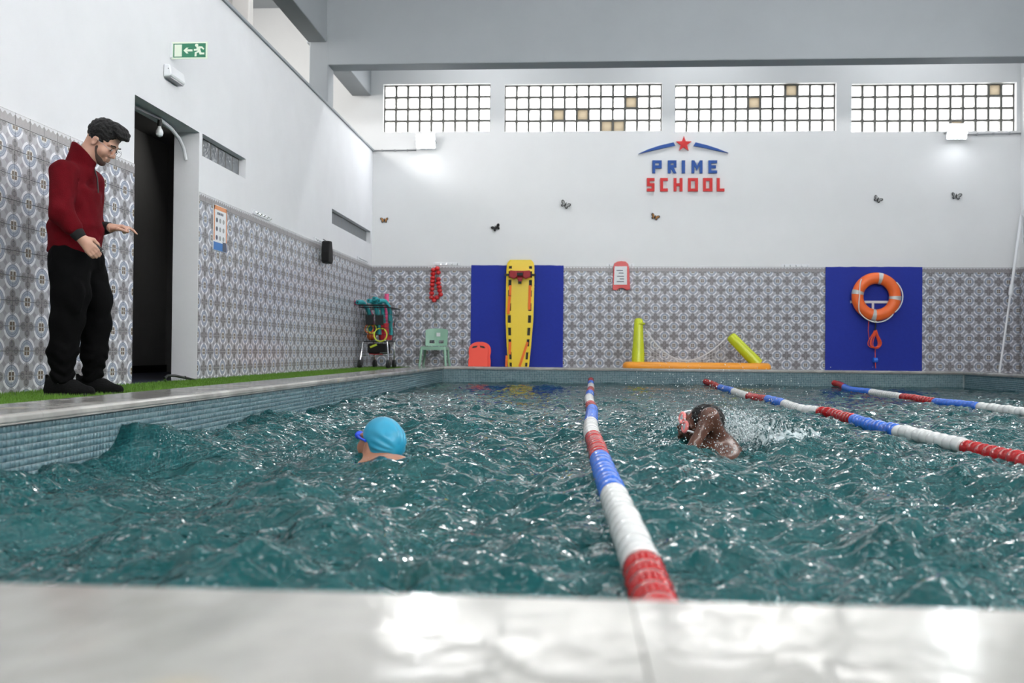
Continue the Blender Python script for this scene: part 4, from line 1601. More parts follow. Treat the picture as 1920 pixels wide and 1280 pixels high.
for sy in (-1, 1):
    b.lathe([(.020, -.004), (.018, .004), (.010, .008)], t2(.098, sy * .033, .004), R2[:, 0], 16)
b.build('lens', M['lensglass'], gg, smooth=True)
b = MB()
for sy in (-1, 1):
    b.tube([t2(.10, sy * .060, .008), t2(.06, sy * .080, .016), t2(.0, sy * .088, .026), t2(-.07, sy * .070, .04), t2(-.115, 0, .048)], .006, 6)
b.build('strap', M['white'], gg, smooth=True)

# splash: flying drops
ico = bmesh.new()
bmesh.ops.create_icosphere(ico, subdivisions=1, radius=1)
IV = np.array([v.co[:] for v in ico.verts])
IF = np.array([[v.index for v in f.verts] for f in ico.faces])
ico.free()
M['drop'] = mat('water_drop', srgb(226, 236, 238), 0.08, spec=0.8)


def drops(name, pts, rad, label):
    pts, rad = np.array(pts), np.array(rad)
    st = np.stack([np.ones_like(rad), np.ones_like(rad), 0.8 + 0.7 * nrg.random(len(rad))], 1) * rad[:, None]
    V = (IV[None] * st[:, None, :] + pts[:, None, :]).reshape(-1, 3)
    Q = (IF[None] + (np.arange(len(pts)) * len(IV))[:, None, None]).reshape(-1, 3)
    return tag(link(name, npmesh(name, V, Q, M['drop'], True)), label, 'splash', kind='stuff')


pts, rad = [], []
def burst(px, py, sx, sy, y0, sdep, n, r0, r1):
    for _ in range(n):
        a, c = rng.gauss(px, sx), rng.gauss(py, sy)
        p = on(1, y0 + rng.gauss(0, sdep), a, c)
        if p[2] > water_z(p[0], p[1]) - 0.004:
            pts.append(p)
            rad.append(r0 * (r1 / r0) ** (rng.random() ** 2.2))
burst(1385, 802, 36, 14, 5.05, .09, 1500, .0012, .006)
burst(1410, 818, 50, 8, 5.05, .10, 900, .0012, .0055)
burst(1375, 782, 24, 10, 5.05, .10, 700, .0011, .005)
burst(1440, 805, 32, 12, 5.1, .14, 500, .0012, .005)
burst(1265, 792, 20, 10, 4.95, .10, 320, .0012, .005)
burst(1330, 745, 70, 22, 5.05, .25, 420, .0010, .0036)
burst(1300, 715, 90, 20, 5.2, .35, 170, .0010, .0034)
burst(1240, 760, 60, 25, 5.0, .3, 180, .0010, .0032)
burst(1450, 740, 80, 30, 5.2, .3, 150, .0010, .0032)
burst(1330, 800, 18, 22, 4.78, .04, 160, .0010, .003)
burst(1330, 838, 45, 8, 4.75, .08, 300, .0012, .004)
burst(1235, 850, 20, 22, 4.6, .1, 180, .0012, .0045)
drops('splash_drops', pts, rad, 'spray of flying water drops round the swimmer with pink goggles')
pts, rad = [], []
burst(600, 855, 34, 8, 4.0, .08, 220, .0010, .0035)
burst(700, 872, 40, 6, 3.95, .06, 240, .0010, .0035)
burst(325, 815, 16, 10, 4.15, .05, 60, .0010, .003)
drops('splash_drops', pts, rad, 'small drops on the water round the swimmer in the blue cap')

# ================================================================== LANE ROPES
def lane_rope(path, bounds, label, first):
    """path: (x, y) from the end wall towards the camera; bounds: y of each colour change, far to near"""
    py_ = np.array([p[1] for p in path])[::-1]
    px_ = np.array([p[0] for p in path])[::-1]
    far = max(bounds)
    root = empty('lane_rope', (float(np.interp(far, py_, px_)), far, ZW))
    tag(root, label, 'lane rope', 'ribbed lane ropes across the pool')
    O = np.array(root.location)
    cols = ['rope_r', 'rope_b', 'rope_w']

    gy = np.linspace(0.5, 15.0, 300)
    gx_ = np.interp(gy, py_, px_)
    gz = sum(water_z(gx_ + dx, gy + dy) for dx in (-0.12, 0, 0.12) for dy in (-0.25, 0, 0.25)) / 9

    def centre(y):
        x = np.interp(y, py_, px_)
        z = float(np.interp(y, gy, gz))
        lift = max(0.0, (y - 13.2) / 1.4) * 0.035
        return np.array((x, y, z * 0.75 + ZW * 0.25 + 0.022 + lift))
    n = 18
    for i in range(len(bounds) - 1):
        ya, yb = bounds[i], bounds[i + 1]
        Ln = ya - yb - 0.012
        ribs = max(3, int(Ln / 0.084))
        steps = ribs * 12
        pts, rr = [], []
        for k in range(steps + 1):
            y = ya - 0.006 - Ln * k / steps
            pts.append(centre(y) - O)
            ph = k / steps * ribs
            s_ = abs(math.sin(math.pi * ph)) ** 0.6
            r = (0.0345 + 0.0130 * s_) if (first + i) % 3 == 0 else (0.0385 + 0.0085 * s_)
            if k == 0 or k == steps:
                r = 0.030
            rr.append(r)
        MB().tube(pts, rr, n).build('float', M[cols[(first + i) % 3]], root, smooth=True)
    pts = [centre(y) - O for y in np.linspace(bounds[0] + 0.14, bounds[-1] - 0.2, 60)]
    MB().tube(pts, 0.004, 6).build('cable', M['greymetal'], root, smooth=True)
    return root


r1 = [(0.279, 14.72), (0.279, 14.433), (0.232, 11.98), (0.157, 9.146), (0.16, 7.55), (0.122, 6.218), (0.108, 5.36), (0.119, 4.444), (0.123, 3.62), (0.137, 2.998), (0.148, 2.44), (0.157, 2.058), (0.157, 1.0)]
r2 = [(2.06, 14.72), (2.065, 13.581), (1.975, 11.472), (1.935, 10.313), (1.964, 9.492), (1.975, 8.701), (1.94, 7.939), (2.02, 7.738), (2.08, 7.481), (2.06, 6.917), (2.03, 6.338), (2.01, 5.81), (2.044, 5.443), (2.081, 5.061), (2.086, 4.727), (2.08, 4.388), (2.08, 1.0)]
r3 = [(4.03, 14.72), (4.017, 14.224), (3.76, 12.677), (3.80, 12.007), (3.71, 10.654), (3.709, 9.709), (3.72, 8.744), (3.777, 7.972), (3.80, 1.0)]
lane_rope(r1, [14.55, 13.85, 12.95, 11.75, 10.65, 9.5, 8.45, 7.35, 6.2, 5.03, 4.06, 3.04, 2.06, 1.1], 'ribbed red, white and blue lane rope nearest the camera, running from the front coping', 0)
lane_rope(r2, [14.5, 12.9, 11.45, 10.3, 9.45, 8.75, 7.72, 6.90, 5.85, 5.03, 4.05, 3.0, 2.0, 1.1], 'middle ribbed lane rope, beside the swimmer with pink goggles', 0)
lane_rope(r3, [14.5, 13.5, 12.0, 10.65, 9.7, 8.7, 7.6, 6.5, 5.4, 4.3, 3.2, 2.1, 1.1], 'farthest ribbed lane rope, along the right-hand lane', 0)

# ================================================================== LAMPS AND FITTINGS ON THE END WALL
M['led'] = emit('led_panel', (0.94, 0.97, 1.0, 1), 95)
for px, py, lab in ((800, 268, 'lit white floodlight on the end wall near the left corner'), (1790, 250, 'lit white floodlight on the end wall near the right corner')):
    p = Bk(px, py)
    root = empty('floodlight', (p[0], YB, p[2]))
    tag(root, lab, 'floodlight', 'floodlights on the end wall')
    o = (p[0], YB, p[2])
    nrm = np.array((0, -0.91, -0.415))
    upv = np.array((0, -0.415, 0.91))
    c = np.array((p[0], YB - 0.12, p[2]))
    MB(origin=o).obox(c - nrm * 0.02, (0.17, 0, 0), upv * 0.13, nrm * 0.018).build('housing', M['white'], root, bevel=0.006)
    MB(origin=o).obox(c + nrm * 0.001, (0.152, 0, 0), upv * 0.112, nrm * 0.0025).build('led_panel', M['led'], root)
    MB(origin=o).box(p[0] - 0.175, YB - 0.13, p[2] - 0.012, p[0] - 0.169, YB, p[2] + 0.012).box(p[0] + 0.169, YB - 0.13, p[2] - 0.012, p[0] + 0.175, YB, p[2] + 0.012).box(p[0] - 0.175, YB - 0.006, p[2] - 0.012, p[0] + 0.175, YB, p[2] + 0.012).build('bracket', M['greymetal'], root)
for a, c, lab in (((-3.47, 3.695), (-2.73, 3.70), 'thin grey cable conduit from the left corner to the floodlight'), ((6.46, 3.905), (7.33, 3.925), 'thin grey cable conduit from the right corner to the floodlight')):
    o = MB(origin=(a[0], YB, a[1])).tube([(a[0], YB - 0.014, a[1]), (c[0], YB - 0.014, c[1])], 0.012, 8).build('conduit', M['greymetal'], smooth=True)
    tag(o, lab, 'conduit', 'cable conduits of the floodlights')
    for t in (0.2, 0.5, 0.8):
        x, z = a[0] + (c[0] - a[0]) * t, a[1] + (c[1] - a[1]) * t
        MB(origin=(a[0], YB, a[1])).box(x - 0.01, YB - 0.03, z - 0.016, x + 0.01, YB, z + 0.016).build('clip', M['greymetal'], o)

# wall sign: foam letters, star and two swooshes
def sgn(px, py):
    p = Bk(px, py)
    return (p[0], YB, p[2])


so = sgn(1281, 360)
root = empty('wall_sign', so)
tag(root, 'PRIME SCHOOL sign of blue and red block letters with star, on end wall', 'wall sign')
TH = (0, -0.035, 0)


def sg_prism(name, pix, material, label=None):
    o = MB(origin=so).prism([sgn(*q) for q in pix], TH).build(name, material, root)
    if label:
        o['label'] = label
    return o


def sg_letter(ch, xa, xb, ya, yb, material):
    """block letters from strokes in a unit box (0..1, y down)"""
    t = 5.2 / (xb - xa)
    s = 5.2 / (yb - ya)
    polys = {
        'P': [[(0, 0), (1, 0), (1, .58), (t, .58), (t, 1), (0, 1)]],
        'R': [[(0, 0), (1, 0), (1, .55), (.75, .58), (1, 1), (1 - t * .9, 1), (t * 1.3, .66), (t, .66), (t, 1), (0, 1)]],
        'I': [[(0, 0), (1, 0), (1, 1), (0, 1)]],
        'M': [[(0, 0), (t, 0), (.5, .42), (1 - t, 0), (1, 0), (1, 1), (1 - t, 1), (1 - t, .40), (.5, .78), (t, .40), (t, 1), (0, 1)]],
        'E': [[(0, 0), (1, 0), (1, s), (t, s), (t, .5 - s / 2), (.85, .5 - s / 2), (.85, .5 + s / 2), (t, .5 + s / 2), (t, 1 - s), (1, 1 - s), (1, 1), (0, 1)]],
        'S': [[(0, 0), (1, 0), (1, s), (t, s), (t, .5 - s / 2), (1, .5 - s / 2), (1, 1), (0, 1), (0, 1 - s), (1 - t, 1 - s), (1 - t, .5 + s / 2), (0, .5 + s / 2)]],
        'C': [[(0, 0), (1, 0), (1, s), (t, s), (t, 1 - s), (1, 1 - s), (1, 1), (0, 1)]],
        'H': [[(0, 0), (t, 0), (t, .5 - s / 2), (1 - t, .5 - s / 2), (1 - t, 0), (1, 0), (1, 1), (1 - t, 1), (1 - t, .5 + s / 2), (t, .5 + s / 2), (t, 1), (0, 1)]],
        'L': [[(0, 0), (t, 0), (t, 1 - s), (1, 1 - s), (1, 1), (0, 1)]],
    }
    b = MB(origin=so)
    pt = lambda u, v: sgn(xa + (xb - xa) * u, ya + (yb - ya) * v)
    if ch == 'O':
        for q in ([(0, 0), (1, 0), (1, s), (0, s)], [(0, 1 - s), (1, 1 - s), (1, 1), (0, 1)], [(0, s), (t, s), (t, 1 - s), (0, 1 - s)], [(1 - t, s), (1, s), (1, 1 - s), (1 - t, 1 - s)]):
            b.prism([pt(*w) for w in q], TH)
    elif ch == 'P':
        b.prism([pt(*w) for w in [(0, 0), (t, 0), (t, 1), (0, 1)]], TH)
        b.prism([pt(*w) for w in [(t, 0), (1, 0), (1, s), (t, s)]], TH)
        b.prism([pt(*w) for w in [(1 - t, s), (1, s), (1, .62), (1 - t, .62)]], TH)
        b.prism([pt(*w) for w in [(t, .62 - s), (1 - t, .62 - s), (1 - t, .62), (t, .62)]], TH)
    elif ch == 'R':
        b.prism([pt(*w) for w in [(0, 0), (t, 0), (t, 1), (0, 1)]], TH)
        b.prism([pt(*w) for w in [(t, 0), (1, 0), (1, s), (t, s)]], TH)
        b.prism([pt(*w) for w in [(1 - t, s), (1, s), (1, .55), (1 - t, .55)]], TH)
        b.prism([pt(*w) for w in [(t, .55 - s * .8), (1 - t, .55 - s * .8), (1 - t, .55), (1, 1), (1 - t * .95, 1), (t, .62)]], TH)
    else:
        for q in polys[ch]:
            b.prism([pt(*w) for w in q], TH)
    o = b.build('letter', material, root)
    o['label'] = 'letter ' + ch


for ch, xa, xb in (('P', 1223, 1240.5), ('R', 1252, 1268), ('I', 1278, 1284.2), ('M', 1296.4, 1316.8), ('E', 1328, 1344.2)):
    sg_letter(ch, xa, xb, 301.2, 325.2, M['bluesign'])
for ch, xa, xb in (('S', 1212.8, 1227), ('C', 1237.8, 1252), ('H', 1262.9, 1279.4), ('O', 1289.8, 1308.3), ('O', 1318, 1335.3), ('L', 1343.8, 1358)):
    sg_letter(ch, xa, xb, 334.2, 359, M['redsign'])
st = []
for k in range(10):
    a = -math.pi / 2 + k * math.pi / 5
    r = 15.0 if k % 2 == 0 else 6.2
    st.append((1281.8 + r * math.cos(a), 270.5 + r * math.sin(a)))
sg_prism('star', st, M['redsign'], 'red five-pointed star')
sg_prism('swoosh', [(1196.6, 289), (1214, 281), (1236, 273.6), (1262.5, 267.5), (1265.8, 273.5), (1240, 279), (1216, 284.6)], M['bluesign'], 'left blue swoosh')
sg_prism('swoosh', [(1365, 287.2), (1346, 279.5), (1326, 273), (1303.6, 267.5), (1299.8, 274), (1324, 278.4), (1346, 283.6)], M['bluesign'], 'right blue swoosh')

# butterfly ornaments on the wall
BF = [((721, 413), ('brownish', 'black'), 0, 'small amber and black butterfly ornament on the wall near the left corner', 8.0),
      ((930, 427), ('black', 'blacksoft'), -25, 'small all-black butterfly ornament on the white end wall', 9.0),
      ((1060, 384), ('greyish', 'black'), 28, 'grey butterfly ornament with black edges on the white end wall', 10.0),
      ((1228, 407), ('brownish', 'black'), 22, 'small brown and black butterfly ornament below the wall sign', 8.5),
      ((1645, 374), ('greyish', 'blacksoft'), 30, 'small grey butterfly ornament above the life ring', 8.5),
      ((1792, 368), ('greyish', 'darkmetal'), 8, 'small grey butterfly ornament under the right floodlight', 9.5)]
for (px, py), (ma, mb2), rot, lab, half in BF:
    p = sgn(px, py)
    root = empty('butterfly_ornament', p)
    tag(root, lab, 'wall ornament', 'butterfly ornaments on the end wall')
    s = half * 0.00908
    ca, sa = math.cos(math.radians(-rot)), math.sin(math.radians(-rot))
    def w3(u, v, d):
        return (p[0] + s * (u * ca - v * sa), YB - d, p[2] + s * (u * sa + v * ca))
    for sx in (-1, 1):
        wing = [(0.05, .1), (.45, .55), (.85, .62), (1, .35), (.85, .0), (.6, -.1), (.7, -.4), (.5, -.65), (.25, -.55), (.05, -.15)]
        pts = [w3(sx * u, v, 0.006 + 0.03 * abs(u)) for u, v in wing]
        wg = MB(origin=p).prism(pts, (0, -0.004, 0)).build('wing', M[mb2], root)
        inner = [(0.12, .1), (.45, .42), (.76, .48), (.84, .3), (.62, .06), (.46, -.1), (.5, -.38), (.3, -.40), (.12, -.1)]
        pts = [w3(sx * u, v, 0.011 + 0.03 * abs(u)) for u, v in inner]
        MB(origin=p).prism(pts, (0, -0.003, 0)).build('wing_patch', M[ma], wg)
    MB(origin=p).tube([w3(0, .45, .02), w3(0, 0, .024), w3(0, -.55, .018)], [.006, .009, .004], 8).build('body', M['black'], root, smooth=True)

# hook rails
def hook_rail(pos, along, nrm, length, n, lab):
    al, nr = np.array(along, float), np.array(nrm, float)
    root = empty('hook_rail', tuple(pos))
    tag(root, lab, 'hook rail', 'white hook rails at the top of the tiles')
    P = np.array(pos, float)
    MB(origin=pos).obox(P + nr * 0.006, al * length / 2, nr * 0.006, (0, 0, 0.026)).build('rail', M['white'], root, bevel=0.003)
    for i in range(n):
        c = P + al * length * ((i + 0.5) / n - 0.5)
        MB(origin=pos).tube([c + nr * 0.012 + np.array((0, 0, .012)), c + nr * .03 + np.array((0, 0, -.004)), c + nr * .036 + np.array((0, 0, -.022)), c + nr * .05 + np.array((0, 0, -.010))], .0045, 6).build('hook', M['chrome'], root, smooth=True)
    return root


hook_rail((-2.18, YB, 1.742), (1, 0, 0), (0, -1, 0), .47, 5, 'white hook rail above the green chair')
hook_rail((0.786, YB, 1.733), (1, 0, 0), (0, -1, 0), .47, 5, 'white hook rail behind the red board')
hook_rail((3.70, YB, 1.732), (1, 0, 0), (0, -1, 0), .47, 5, 'white hook rail left of the life ring mat')
hook_rail((XW, 9.98, 1.742), (0, 1, 0), (1, 0, 0), .56, 5, 'white hook rail on the left wall near the poster')
hook_rail((XW, 12.35, 1.735), (0, 1, 0), (1, 0, 0), .56, 5, 'white hook rail on the left wall holding the black bag')
hook_rail((XW, 14.85, 1.733), (0, 1, 0), (1, 0, 0), .60, 5, 'white hook rail on the left wall nearest the end corner')

# black bag on the side wall
o = (XW + 0.07, 12.36, 1.70)
poly = [(12.28, 1.735), (12.42, 1.745), (12.47, 1.60), (12.50, 1.48), (12.46, 1.435), (12.32, 1.43), (12.25, 1.45), (12.25, 1.58)]
bag = MB(origin=o).prism([(XW + 0.05, y, z) for y, z in poly], (0.11, 0, 0)).build('drawstring_bag', M['blacksoft'], bevel=0.02, seg=3)
tag(bag, 'black bag hanging on the left wall at the top of the tiles', 'bag')
MB(origin=o).tube([(XW + 0.10, 12.33, 1.73), (XW + 0.05, 12.35, 1.765), (XW + 0.10, 12.39, 1.735)], 0.004, 6).build('loop', M['blacksoft'], bag, smooth=True)

# poster on the tiles
pa, pb = (8.60, 8.94), (1.205, 1.645)
o = (XW + 0.012, 8.60, 1.205)
post = MB(origin=o).box(XW + 0.012, pa[0], pb[0], XW + 0.020, pa[1], pb[1]).build('poster', M['white'])
tag(post, 'small printed rules poster with orange border and blue foot on tiled wall', 'poster')
px0 = XW + 0.0205
M['posterorange'] = mat('poster_orange', srgb(226, 146, 92), 0.35)
M['posterblue'] = mat('poster_blue', srgb(38, 112, 184), 0.35)
M['posterdark'] = mat('poster_ink', srgb(70, 74, 92), 0.5)
def pr(y0, z0, y1, z1, m_, nm, par, t=0.0008):
    return MB(origin=o).box(px0, y0, z0, px0 + t, y1, z1).build(nm, M[m_], par)
pr(8.604, 1.30, 8.628, 1.64, 'posterorange', 'border', post)
pr(8.915, 1.30, 8.936, 1.64, 'posterorange', 'border', post)
pr(8.604, 1.60, 8.936, 1.64, 'posterorange', 'border', post)
pr(8.604, 1.208, 8.936, 1.285, 'posterblue', 'footer', post)
pr(8.83, 1.21, 8.93, 1.30, 'posterdark', 'footer_picture', post, 0.0012)
b = MB(origin=o)
for k in range(4):
    b.box(px0, 8.69 + k * .04, 1.555, px0 + .0008, 8.72 + k * .04, 1.58)
b.build('heading', M['posterdark'], post)
for i in range(3):
    for j in range(3):
        c = (px0, 8.68 + j * .085, 1.50 - i * .085)
        MB(origin=o).prism(circle(c, .024, (0, 1, 0), (0, 0, 1), 14), (0.0008, 0, 0)).build('icon', M['posterdark' if j == 0 else 'greyish'], post)

# exit sign: plate at right angles to the side wall
pE = Lf(320, 95)
yE = float(pE[1])
def ex(px, py, d=0.0):
    q = on(1, yE - d, px, py)
    return q
cTL, cBR = ex(321.5, 79), ex(388.5, 110)
x0e, x1e, z0e, z1e = XW + 0.006, cBR[0], cBR[2], cTL[2]
x0e = cTL[0]
o = (XW, yE, z0e)
root = empty('exit_sign', o)
tag(root, 'green emergency exit sign with running figure and left arrow above the doorway', 'exit sign')
MB(origin=o).box(x0e, yE, z0e, x1e, yE + 0.006, z1e).build('plate', M['signwhite'], root, bevel=0.001)
MB(origin=o).box(XW, yE - 0.012, z0e + 0.01, x0e + 0.012, yE + 0.016, z1e - 0.01).build('bracket', M['white'], root)
w_, h_ = x1e - x0e, z1e - z0e
def sp_(u, v, d=0.001):
    return (x0e + u * w_, yE - d, z1e - v * h_)
def sgp(name, poly, m_, d, par=root):
    return MB(origin=o).prism([sp_(u, v, d) for u, v in poly], (0, -0.0008, 0)).build(name, M[m_], par)
sgp('green_field', [(.055, .09), (.955, .09), (.955, .91), (.055, .91)], 'signgreen', 0.0)
sgp('door_symbol', [(.09, .15), (.295, .15), (.295, .86), (.09, .86)], 'signwhite', .0010)
sgp('arrow', [(.34, .50), (.42, .34), (.48, .34), (.44, .44), (.59, .44), (.59, .56), (.44, .56), (.48, .68), (.42, .68)], 'signwhite', .0010)
fig = sgp('running_figure', [(.70, .30), (.78, .27), (.86, .28), (.92, .42), (.89, .47), (.84, .38), (.80, .40), (.82, .54), (.84, .64), (.92, .64), (.92, .75), (.79, .75), (.765, .62), (.71, .66), (.705, .86), (.65, .86), (.655, .62), (.74, .54), (.72, .52), (.63, .53), (.63, .42), (.70, .42)], 'signwhite', .0010)
MB(origin=o).prism([sp_(.705 + .047 * math.cos(a), .205 + .095 * math.sin(a), .0010) for a in np.linspace(0, 2 * math.pi, 17)[:-1]], (0, -0.0008, 0)).build('figure_head', M['signwhite'], fig)

# emergency light box below the sign
a1, a2 = Lf(308, 138), Lf(334, 154)
o = (XW, float(a1[1]), float(a1[2]))
y0_, y1_ = float(a1[1]) - 0.02, float(a1[1]) + 0.27
zc = 2.605
prof = [(0, -.055), (.062, -.05), (.07, -.03), (.055, .05), (0, .055)]
lt_ = MB(origin=o).prism([(XW + p, y0_, zc + q) for p, q in prof], (0, y1_ - y0_, 0)).build('emergency_light', M['white'], bevel=0.012, seg=3)
tag(lt_, 'white emergency light box on the wall below the exit sign', 'light')
MB(origin=o).box(XW + 0.005, y0_ + 0.015, zc - 0.060, XW + 0.058, y1_ - 0.015, zc - 0.050).build('diffuser', M['greymetal'], lt_)
MB(origin=o).lathe([(.004, 0), (.004, .003)], (XW + .045, y0_ - .0015, zc + .012), (0, -1, 0), 8).build('screw', M['darkmetal'], lt_)

# bulb, pipe and conduit in the doorway
o = (-3.60, 7.70, 2.258)
root = empty('bare_bulb_lamp', o)
tag(root, 'bare light bulb hanging from a conduit in the dark doorway', 'lamp')
MB(origin=o).lathe([(.018, 0), (.02, -.05), (.016, -.06)], (-3.60, 7.72, 2.235), (0, 0, 1), 12).build('socket', M['black'], root, smooth=True)
MB(origin=o).lathe([(.012, -.055), (.016, -.075), (.030, -.100), (.033, -.12), (.026, -.142), (.008, -.153)], (-3.60, 7.72, 2.235), (0, 0, 1), 14).build('bulb', M['glassbulb'], root, smooth=True)
MB(origin=o).tube([(-3.60, 7.04, 2.215), (-3.60, 7.35, 2.225), (-3.60, 7.72, 2.24)], .014, 8).build('conduit', M['greymetal'], root, smooth=True)
MB(origin=o).tube([(-3.60, 7.72, 2.24), (-3.60, 7.95, 2.21), (-3.60, 8.12, 2.16), (-3.60, 8.22, 2.09), (-3.60, 8.265, 2.00)], .017, 8).build('flexible_hose', M['white'], root, smooth=True)

# bent metal bar lying by the door jamb
pts = [Zp(x, y, z) for x, y, z in ((366, 716, ZF + .03), (345, 709, ZF + .06), (326, 705, ZF + .09), (314, 707, ZF + .09), (311, 713, ZF + .05), (320, 718, ZF + .03), (345, 719, ZF + .02))]
base = on(0, -3.40, 340, 715)
pp = [on(0, -3.40 - 0.004 * i, x, y) for i, (x, y) in enumerate(((372, 714), (352, 709), (328, 704), (314, 704), (308, 709), (312, 717), (325, 720), (345, 716), (368, 717)))]
o = tuple(pp[0])
bar = MB(origin=o).tube(pp[:5], .012, 8).build('folded_steel_handle', M['darkmetal'], smooth=True)
tag(bar, 'bent dark metal handle lying at the foot of the door jamb', 'handle')
MB(origin=o).tube(pp[4:], .010, 8).build('lower_bar', M['chrome'], bar, smooth=True)
MB(origin=o).ball(tuple(on(0, -3.40, 347, 707)), .012).build('knob', M['black'], bar, smooth=True)

# ================================================================== THINGS ALONG THE END WALL
# blue foam mats fixed over the tiles
for xa, xb, za, zb, lab in ((-1.754, -0.176, ZF + .01, 1.722, 'large royal blue mat on the end wall behind the yellow spine board'), (4.189, 5.758, ZF + .01, 1.712, 'royal blue mat on the end wall behind the orange life ring')):
    n = 14
    top = [(xa + (xb - xa) * i / n, zb + rng.uniform(-.006, .004)) for i in range(n + 1)]
    poly = [(xa, za)] + [(xb, za)] + top[::-1]
    o = MB(origin=(xa, YB - 0.012, za)).prism([(x, YB - 0.012, z) for x, z in poly], (0, -0.014, 0)).build('foam_mat', M['bluemat'])
    tag(o, lab, 'mat', 'royal blue mats on the end wall')

# spine board leaning on the mat, with real hand holes
bo = (-0.905, YB - 0.10, ZF)
root = empty('spine_board', bo)
tag(root, 'yellow plastic spine board standing against the blue mat', 'spine board')
LB = 1.845


def half(t):
    """half width along the length, t from the foot (0) to the head (1)"""
    ks = [(0, .165), (.02, .178), (.2, .205), (.45, .236), (.75, .240), (.93, .236), (.975, .225), (1.0, .18)]
    return float(np.interp(t, [k[0] for k in ks], [k[1] for k in ks]))


tilt = 0.035
def bp3(u, t, d=0.0):
    return (bo[0] + u - 0.02 * (1 - t), bo[1] + tilt * t - d, bo[2] + 0.012 + LB * t)


holes = [(.02, .055), (.085, .15), (.205, .27), (.305, .375), (.42, .49), (.53, .60), (.66, .72), (.755, .815), (.835, .895), (.918, .943)]
hole_t = [(a + c) / 2 for a, c in holes]
# grid mesh of the board, leaving out the slots
ts = sorted(set([0, .012, .02] + [v for h in holes for v in h] + list(np.linspace(.03, 1, 30)) + [.985]))
us = [-1, -.84, -.62, .62, .84, 1]
b = MB(origin=bo)
cells = {}
for i in range(len(ts) - 1):
    tm = (ts[i] + ts[i + 1]) / 2
    for j in range(5):
        slot = j in (1, 3) and any(h[0] - 1e-6 <= tm <= h[1] + 1e-6 for h in holes)
        cells[(i, j)] = not slot
vid = {}
vs, fs = [], []
def vert(i, j, k):
    key = (i, j, k)
    if key not in vid:
        t = ts[i]
        ed = abs(us[j]) > .95
        vid[key] = len(vs)
        vs.append(bp3(us[j] * half(t), t, (0.045 if k else 0.0) - (0.008 if (ed and k) else 0)))
    return vid[key]
for (i, j), ok in cells.items():
    if not ok:
        continue
    fs.append((vert(i, j, 1), vert(i, j + 1, 1), vert(i + 1, j + 1, 1), vert(i + 1, j, 1)))
    fs.append((vert(i, j, 0), vert(i + 1, j, 0), vert(i + 1, j + 1, 0), vert(i, j + 1, 0)))
    for di, dj, e in ((-1, 0, ((i, j), (i, j + 1))), (1, 0, ((i + 1, j), (i + 1, j + 1))), (0, -1, ((i, j), (i + 1, j))), (0, 1, ((i, j + 1), (i + 1, j + 1)))):
        if not cells.get((i + di, j + dj), False):
            (a, c), (d, e2) = e
            fs.append((vert(a, c, 1), vert(d, e2, 1), vert(d, e2, 0), vert(a, c, 0)))
b.add(vs, fs)
b.build('board', M['yellow'], root, bevel=0.006)
for a, c in holes:
    for sx in (-1, 1):
        t0, t1_ = a, c
        MB(origin=bo).prism([bp3(sx * .63 * half(t0), t0, .004), bp3(sx * .83 * half(t0), t0, .004), bp3(sx * .83 * half(t1_), t1_, .004), bp3(sx * .63 * half(t1_), t1_, .004)], (0, -.010, 0)).build('hand_hole', M['black'], root)


def strap(pts, w, nm='strap'):
    b = MB(origin=bo)
    P = [np.array(p, float) for p in pts]
    for i in range(len(P) - 1):
        d = P[i + 1] - P[i]
        L_ = np.linalg.norm(d)
        side = np.cross(d / L_, (0, 1, 0))
        b.obox((P[i] + P[i + 1]) / 2, d / 2, side * w / 2, (0, .003, 0))
    return b.build(nm, M['strap'], root)


strap([bp3(-.165, .765, .055), bp3(-.168, .67, .058)], .042)
strap([bp3(-.172, .665, .060), bp3(-.190, .50, .060)], .045)
strap([bp3(.168, .765, .055), bp3(.166, .54, .058)], .046)
strap([bp3(-.150, .245, .055), bp3(-.152, .13, .058)], .044)
strap([bp3(.148, .245, .055), bp3(.02, .02, .060)], .040)
strap([bp3(-.20, .12, .05), bp3(-.205, .02, .05)], .036)
# red head immobiliser strapped on the board
o = bp3(0, .86, .06)
hi = empty('head_immobiliser', o)
tag(hi, 'dark red head immobiliser strapped across the top of the yellow board', 'head immobiliser')
M['darkred'] = mat('dark_red_foam', srgb(150, 22, 32), 0.55, noise=(20, 0.2))
c = np.array(bp3(0, .865, .085))
MB(origin=o).obox(c, (.155, 0, 0), (0, .030, 0), (0, 0, .058)).build('base_pad', M['darkred'], hi, bevel=.018, seg=3)
for sx in (-1, 1):
    MB(origin=o).prism([c + np.array(q) for q in ((sx * .06, -.03, .05), (sx * .17, -.03, .06), (sx * .185, -.03, -.05), (sx * .10, -.03, -.085), (sx * .05, -.03, -.05))], (0, -.055, 0)).build('side_block', M['darkred'], hi, bevel=.012)
    MB(origin=o).obox(c + np.array((sx * .205, .01, -.01)), (.06, 0, 0), (0, .006, 0), (0, 0, .018)).build('strap', M['black'], hi)
MB(origin=o).obox(c + np.array((0, -.06, -.005)), (.05, 0, 0), (0, .012, 0), (0, 0, .026)).build('chin_pad', M['black'], hi, bevel=.008)
MB(origin=o).prism([c + np.array(q) for q in ((-.045, -.035, -.06), (.045, -.035, -.06), (.025, -.035, -.15), (-.025, -.035, -.15))], (0, -.03, 0)).build('neck_pad', M['darkred'], hi, bevel=.008)
MB(origin=o).obox(c + np.array((0, -.055, -.145)), (.028, 0, 0), (0, .014, 0), (0, 0, .022)).build('buckle', M['black'], hi, bevel=.005)


